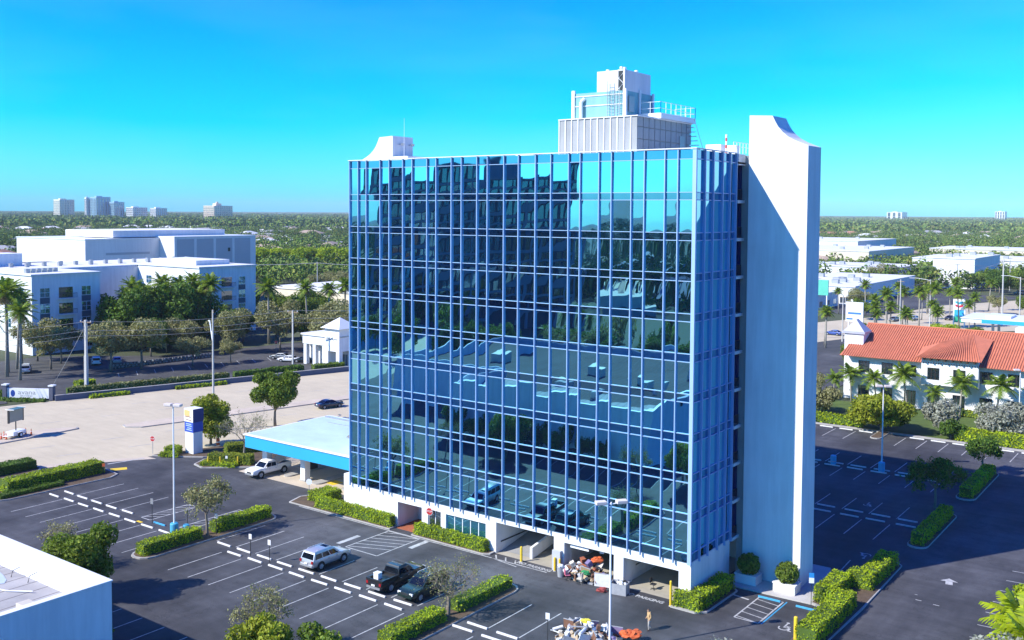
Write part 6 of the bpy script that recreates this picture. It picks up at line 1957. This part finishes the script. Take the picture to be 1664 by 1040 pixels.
for (p, lb) in (((65.2, 8.0, 0), 'bright feathery palm at the right edge, upper one'), ((66.4, 4.2, 0), 'bright feathery palm at the right edge, lower one')):
    plant_tree('feather_palm', SMALLP, p, lb, None, random.uniform(0, 6), 1.25, 'palm')
# ---------------------------------------------------------------- middle-distance trees and palms
KINDS = {
    'oak': [tree_meshes('oak', 60 + k, 9.0, 4.6, 3.2, .30, 5200, L_OLIVE, .2) for k in range(2)],
    'green': [tree_meshes('green_tree', 63 + k, 8.5, 3.8, 3.3, .30, 5000, L_MID, .18) for k in range(2)],
    'dark': [tree_meshes('dark_tree', 66 + k, 9.0, 3.9, 3.6, .30, 5000, L_DARK, .18) for k in range(2)],
    'lime': [tree_meshes('lime_tree', 69, 8.0, 4.2, 3.4, .34, 4600, L_HEDGE, .18)],
    'palm': [palm_meshes('royal_palm', 71 + k, 13.2, 3.6, 26, L_PALM, .22, True, 1.25, .62) for k in range(3)],
    'lowpalm': [palm_meshes('low_palm', 81 + k, 5.2, 2.7, 20, L_PALM, .14, False, 1.2, .55) for k in range(2)],
    'fan': [palm_meshes('fan_palm', 75 + k, 10.0, 2.5, 26, L_PALM, .19, True, 1.35, .5) for k in range(2)],
}
NAMES = {'oak': 'oak_tree', 'green': 'broadleaf_tree', 'dark': 'evergreen_tree', 'lime': 'bright_tree', 'palm': 'feather_palm', 'lowpalm': 'feather_palm', 'fan': 'fan_palm'}
gt = np.random.default_rng(99)
def tree(kind, x, y, h, label, group=None):
    ms = KINDS[kind][int(gt.integers(len(KINDS[kind])))]
    base = dict(oak=9.0, green=8.5, dark=9.0, lime=8.0, palm=15.2, lowpalm=7.0, fan=11.8)[kind]
    return plant_tree(NAMES[kind], ms, (x, y, 0), label, group, gt.uniform(0, 6.28), h / base, 'palm' if kind in ('palm', 'lowpalm', 'fan') else 'tree')
tree('palm', -119.2, 21.5, 19.5, 'tallest feather palm at the left edge of the apartments')
tree('palm', -113.0, 21.0, 15.5, 'tall pale-trunked palm in front of the tallest one at the left edge')
tree('fan', -124.0, 24.0, 20.0, 'fan palm behind the two tall palms at the left edge')
tree('palm', -117.5, 17.5, 14.0, 'drooping palm at the very left edge above the estate sign')
for (x, y, h) in ((-139, 60, 13.5), (-137, 63.5, 14.5), (-140, 66, 12.5), (-135, 66.5, 13.5), (-138, 70, 14.8), (-134, 72, 14.5), (-139, 75, 15.2), (-133, 76.5, 13.0), (-137, 79, 14.2), (-131.5, 69, 11.5), (-133, 62, 11.0), (-130, 74, 10.5), (-141, 63, 15.5), (-140.5, 71, 16), (-140, 79.5, 16), (-136, 59, 12), (-129, 66, 9.5), (-128, 80, 9.0), (-135, 75, 11)):
    tree('palm', x, y, h * 1.08, 'feather palm in the grove between the two apartment wings', 'palms between the apartment wings')
tree('fan', -132.0, 80.0, 17.5, 'tall thin fan palm in front of the right apartment wing')
tree('fan', -136.0, 82.0, 15.5, 'fan palm at the lit flank of the right apartment wing')
tree('fan', -127.0, 27.5, 17.0, 'fan palm over the lit left flank of the apartments')
tree('palm', -131.0, 30.5, 15.0, 'feather palm against the lit left flank of the apartments')
for (x, y, h, lb) in ((-134, 35.5, 9.0, 'oak at the foot of the lit left apartment flank'), (-121, 31.5, 8.6, 'olive oak before the left apartment wing'), (-127, 37, 8.0, 'olive oak close to the left apartment wall'), (-108.5, 37.5, 10.0, 'broad olive oak left of the grove shadow'), (-107.0, 43.5, 10.6, 'broad olive oak beside the far parking bays'),
                      (-102, 52.5, 6.4, 'small olive tree on the stone wall island'), (-104.5, 78.5, 10.0, 'large olive oak right of the apartments'), (-112, 70, 9.8, 'olive oak under the right apartment wing'), (-99.5, 60.5, 5.0, 'young thin tree right of the far bays'),
                      (-118, 62, 8.2, 'grey oak in front of the dark grove'), (-91, 82, 11.0, 'grey oak behind the white pavilion'), (-97, 88, 11.5, 'grey oak between the pavilion and the tan store'), (-122, 92, 10.0, 'oak at the right apartment corner')):
    tree('oak', x, y, h, lb)
for (x, y, h) in ((-122.8, 103.4, 15.2), (-118.4, 107.1, 14.6), (-115.0, 109.2, 16.0), (-117.5, 86, 17.0), (-105, 112, 15.0)):
    tree('fan', x, y, h, 'fan palm in front of the tan store', 'fan palms before the tan store')
for (x, y) in ((-128, 66), (-126, 73), (-124, 78), (-129, 58), (-125, 84), (-116, 95), (-110, 100), (-106, 95), (-100, 101), (-94, 96), (-113, 104), (-121, 55), (-124, 61), (-108, 106), (-88, 92)):
    tree('dark', x, y, gt.uniform(6.5, 9.0), 'dark evergreen filling the shade below the apartments', 'dark trees below the apartments')
for k in range(16):
    tree('lime', -372 + k * 4.4 + gt.uniform(-2, 2), 262 + k * 4.2 + gt.uniform(-3, 3), gt.uniform(12.5, 15.0), 'bright green tree in the clipped row beyond the tan store', 'bright green tree row')
for k in range(22):
    tree('oak', -235 + gt.uniform(0, 95), 180 + gt.uniform(0, 75), gt.uniform(7, 10), 'grey-brown tree in the thicket behind the department store', 'grey thicket trees')
for k in range(10):
    tree('green', -150 + gt.uniform(-20, 15), 112 + gt.uniform(0, 20), gt.uniform(7, 10), 'mid green tree beside the tan store', 'trees beside the tan store')
for k in range(16):
    tree('dark', -152 + gt.uniform(0, 20), 58 + k * 1.6, gt.uniform(11.5, 15.5), 'tall dark evergreen filling the gap between the apartment wings', 'dark trees between the apartment wings')
# right-hand side
for (x, y, h, lb) in ((-.3, 204, 13.6, 'fan palm over the left end of the red roof'), (9.6, 187.7, 9.0, 'short fan palm behind the red roof'), (6.7, 228.3, 14.2, 'fan palm left of the fuel sign, taller one'), (5.0, 262, 11.0, 'fan palm behind the fuel sign'),
                      (-7.2, 174, 10.0, 'fan palm nearest the white fin'), (3.4, 182.6, 9.4, 'fan palm below the white shop sign'), (11.5, 236, 12.0, 'fan palm left of the fuel sign, shorter one'), (2.2, 228, 12.8, 'fan palm behind the thin pole'), (14, 196, 9.5, 'fan palm above the ridge of the red roof')):
    tree('fan', x, y, h, lb)
for (x, y, h, lb) in ((23.0, 100.2, 7.0, 'feather palm at the left corner of the red-tiled building'), (27.6, 99.6, 6.6, 'feather palm second from the left corner of the red-tiled building'), (32.9, 99.0, 8.4, 'tallest feather palm before the red-tiled building'),
                      (37.6, 98.2, 5.2, 'short feather palm before the red-tiled building'), (41.3, 98.6, 7.6, 'feather palm right of the short one before the red-tiled building'), (46.8, 97.8, 8.2, 'feather palm before the right part of the red-tiled building'), (20.0, 99.5, 5.5, 'small palm left of the red-tiled building')):
    tree('lowpalm', x, y, h, lb)
for (x, y, h, k_, lb) in ((10.5, 140, 5.5, 'green', 'round green tree left of the stair tower'), (16, 128, 5.0, 'green', 'green tree at the foot of the stair tower'), (5, 160, 5.5, 'green', 'green tree beyond the blue sedan'), (-1, 185, 6.0, 'green', 'green tree under the white shop sign'),
                          (12, 165, 6.0, 'green', 'green tree behind the stair tower'), (18, 190, 6.5, 'lime', 'bright shrub tree left of the filling station'), (24, 195, 5.5, 'green', 'green shrub tree before the filling station'), (-18, 240, 7, 'green', 'tree left of the far right road'), (-26, 262, 8, 'oak', 'olive tree at the shop car park entrance'),
                          (16, 99, 4.5, 'oak', 'small olive tree beside the fin on the rear lawn')):
    tree(k_, x, y, h, lb)
for k in range(26):
    tree(('green', 'oak', 'dark')[k % 3], -70 + gt.uniform(0, 110), 374 + gt.uniform(0, 26) if k % 2 else 470 + gt.uniform(0, 50), gt.uniform(7, 11), 'tree in the band between the shop roofs on the right', 'trees between the shops')
for k in range(14):
    tree(('oak', 'green')[k % 2], 12 + k * 6 + gt.uniform(-2, 2), 290 + k * 6 + gt.uniform(-4, 4), gt.uniform(6, 9), 'grey-green tree along the far right road', 'trees along the far right road')
for k in range(14):
    tree('fan', -12 + gt.uniform(-6, 30), 168 + k * 8 + gt.uniform(-4, 4), gt.uniform(8, 12), 'fan palm in the scatter beyond the red roof', 'palms beyond the red roof')
for k in range(6):
    tree('fan', -30 + k * 7.5, 250 + k * 9 + gt.uniform(-4, 4), gt.uniform(9, 13), 'fan palm along the shop car park', 'palms along the shop car park')
# trees behind the viewer: they show only in the mirror glass
for k in range(46):
    x, y = gt.uniform(-115, 38), gt.uniform(-125, -88)
    tree(('green', 'dark', 'oak', 'palm', 'green')[k % 5], x, y, gt.uniform(7, 11), 'tree mirrored in the lower glass behind the flat-roofed building', 'trees mirrored in the glass')
for k in range(7):
    tree(('dark', 'green')[k % 2], -14 + k * 3.6 + gt.uniform(-.8, .8), -35.6, gt.uniform(3.5, 5.5), 'tree standing against the shaded front of the flat-roofed building', 'trees along the flat-roofed building')

# ---------------------------------------------------------------- houses and woodland to the horizon
def house_meshes(w, d, h, rh):
    wl_ = MB().box(-w / 2, w / 2, -d / 2, d / 2, 0, h)
    o = .6
    rf = MB().add([(-w / 2 - o, -d / 2 - o, h), (w / 2 + o, -d / 2 - o, h), (w / 2 + o, d / 2 + o, h), (-w / 2 - o, d / 2 + o, h), (-w / 2 + d / 2, 0, h + rh), (w / 2 - d / 2, 0, h + rh)], [(0, 1, 5, 4), (1, 2, 5), (2, 3, 4, 5), (3, 0, 4), (3, 2, 1, 0)])
    wn_ = MB()
    for k in range(3):
        a = -w / 2 + w * (k + .25) / 3
        wn_.box(a, a + w * .14, -d / 2 - .05, -d / 2 - .005, 1.0, 2.2)
    return wl_, rf, wn_
HOUSE = []
for k, (wm, rm, lb) in enumerate(((WHITE, WHITE2, 'white-roofed'), (CREAM, mat('tan_shingle', (.42, .32, .24), .9, var=.2), 'tan-roofed'), (WHITE, mat('grey_shingle', (.33, .33, .34), .9, var=.2), 'grey-roofed'), (CREAM, mat('rust_tile', (.45, .22, .14), .9, var=.2), 'rust-roofed'))):
    a, b_, c = house_meshes(17 + k * 2, 11, 3.4, 2.3)
    HOUSE.append((a.data('house_wall', wm), b_.data('house_roof', rm), c.data('house_window', WINDOW), lb))
CX, CY = 78.05, -75.63
def polar(az_px, D):
    s = (az_px - 832) / 1602.0
    fx, fy = -.5955, .8033
    return CX + D * (fx + s * .8034), CY + D * (fy + s * .5954)
BLOCK = [(-202, -140, 28, 114), (-286, -226, 88, 173), (-88, -73, 68, 86), (-178, -126, 134, 177), (18, 72, 98, 126), (-72, -34, 286, 374), (-38, -16, 400, 462), (-187, -98, 516, 622), (-232, -148, 656, 762), (-97, -28, 636, 702), (-97, -50, 398, 442), (28, 72, 298, 342), (-72, 42, 498, 562), (-42, 32, 766, 842), (-60, -38, 258, 288), (16, 62, 200, 222), (-10, 60, -100, 80)]
def free(x, y, m=4):
    return not any(a - m < x < b + m and c - m < y < d + m for a, b, c, d in BLOCK)
gh = np.random.default_rng(41)
cnt = 0
hs = []
while cnt < 170:
    px = gh.uniform(-30, 560) if cnt % 3 else gh.uniform(1325, 1700)
    D = gh.uniform(480, 1900)
    x, y = polar(px, D)
    if not free(x, y, 14):
        continue
    wl_, rf, wn_, lb = HOUSE[int(gh.choice(4, p=[.5, .22, .16, .12]))]
    side = 'left of the tower' if px < 832 else 'right of the fin'
    t = thing('house', f'{lb} house among the distant trees {side}', 'house', (x, y, 0), gh.uniform(0, 3.14), f'{lb} houses {side}')
    sc_ = gh.uniform(.9, 1.7)
    for nm, me in (('wall', wl_), ('roof', rf), ('window', wn_)):
        link_mesh(nm, me, t, sc=sc_)
    hs.append((x, y)); cnt += 1
HS = np.array(hs)
def woodland(name, label, pts, hgt, ncard, size, seed, wide=.55):
    g = np.random.default_rng(seed)
    n = len(pts)
    N = n * ncard
    idx = np.repeat(np.arange(n), ncard)
    u = g.normal(0, 1, (N, 3)); u /= np.linalg.norm(u, axis=1, keepdims=True)
    r = 1 - .45 * g.random(N) ** 1.5
    H = hgt[idx]
    p = np.empty((N, 3))
    p[:, 0] = pts[idx, 0] + u[:, 0] * H * wide * r
    p[:, 1] = pts[idx, 1] + u[:, 1] * H * wide * r
    p[:, 2] = H * .56 + u[:, 2] * H * .44 * r
    v, q = cards(p, u, size * (H / 8.5), g, 1.3, .7)
    o = MB().addnp(v, q).build(name, L_FAR)
    return tag(o, label, 'woodland', kind='stuff')
def scatter(px0, px1, d0, d1, n, seed, mirror=False, power=.5):
    g = np.random.default_rng(seed)
    out = []
    while len(out) < n:
        px = g.uniform(px0, px1)
        D = (d0 ** power + (d1 ** power - d0 ** power) * g.random()) ** (1 / power)
        x, y = polar(px, D)
        if mirror:
            y = -y
        if not mirror and (not free(x, y) or (len(HS) and np.min(np.abs(HS - np.array([x, y])).sum(1)) < 13)):
            continue
        out.append((x, y))
    return np.array(out)
gw = np.random.default_rng(8)
for nm, a, b, n1, n2, lb in (('woodland', -90, 580, 2600, 2600, 'wooded suburb stretching to the horizon left of the tower'), ('woodland', 1310, 1760, 1700, 1700, 'wooded suburb stretching to the horizon right of the fin')):
    pA = scatter(a, b, 430, 1500, n1, 5 + a % 7, power=.8)
    o = woodland(nm, lb + ', nearer part', pA, gw.uniform(6, 11, n1), 120, 1.0, 51)
    pB = scatter(a, b, 1500, 7000, n2, 6 + a % 7, power=.35)
    woodland(nm, lb + ', farthest part', pB, gw.uniform(9, 17, n2), 60, 2.6, 52, 1.6)
pC = scatter(480, 1260, 330, 2600, 2000, 17, True, .5)
pC = pC[np.hypot(pC[:, 0] + 111, pC[:, 1] + 161) > 52]
woodland('woodland', 'wooded suburb behind the viewer, mirrored in the upper glass', pC, gw.uniform(6, 11, len(pC)), 40, 1.8, 53)
for k in range(26):
    px, D = gh.uniform(560, 1250), gh.uniform(230, 900)
    x, y = polar(px, D)
    if math.hypot(x + 111, -y + 161) < 60:
        continue
    wl_, rf, wn_, lb = HOUSE[int(gh.integers(4))]
    t = thing('house', f'{lb} house behind the viewer, mirrored in the tower glass', 'house', (x, -y, 0), gh.uniform(0, 3.14), f'{lb} houses mirrored in the glass')
    for nm, me in (('wall', wl_), ('roof', rf), ('window', wn_)):
        link_mesh(nm, me, t, sc=gh.uniform(.9, 1.6))
bpy.context.view_layer.update()

# ---------------------------------------------------------------- air
hz, hnt, hout = _new('haze_air')
pv_ = hnt.nodes.new('ShaderNodeVolumePrincipled')
pv_.inputs['Color'].default_value = (.80, .93, 1.0, 1)
pv_.inputs['Density'].default_value = .00007
pv_.inputs['Anisotropy'].default_value = -.2
hnt.links.new(pv_.outputs[0], hout.inputs['Volume'])
tag(MB().box(-7200, 7200, -7200, 7200, -1.1, 110).build('haze', hz), 'pale blue haze over the whole suburb', kind='stuff')
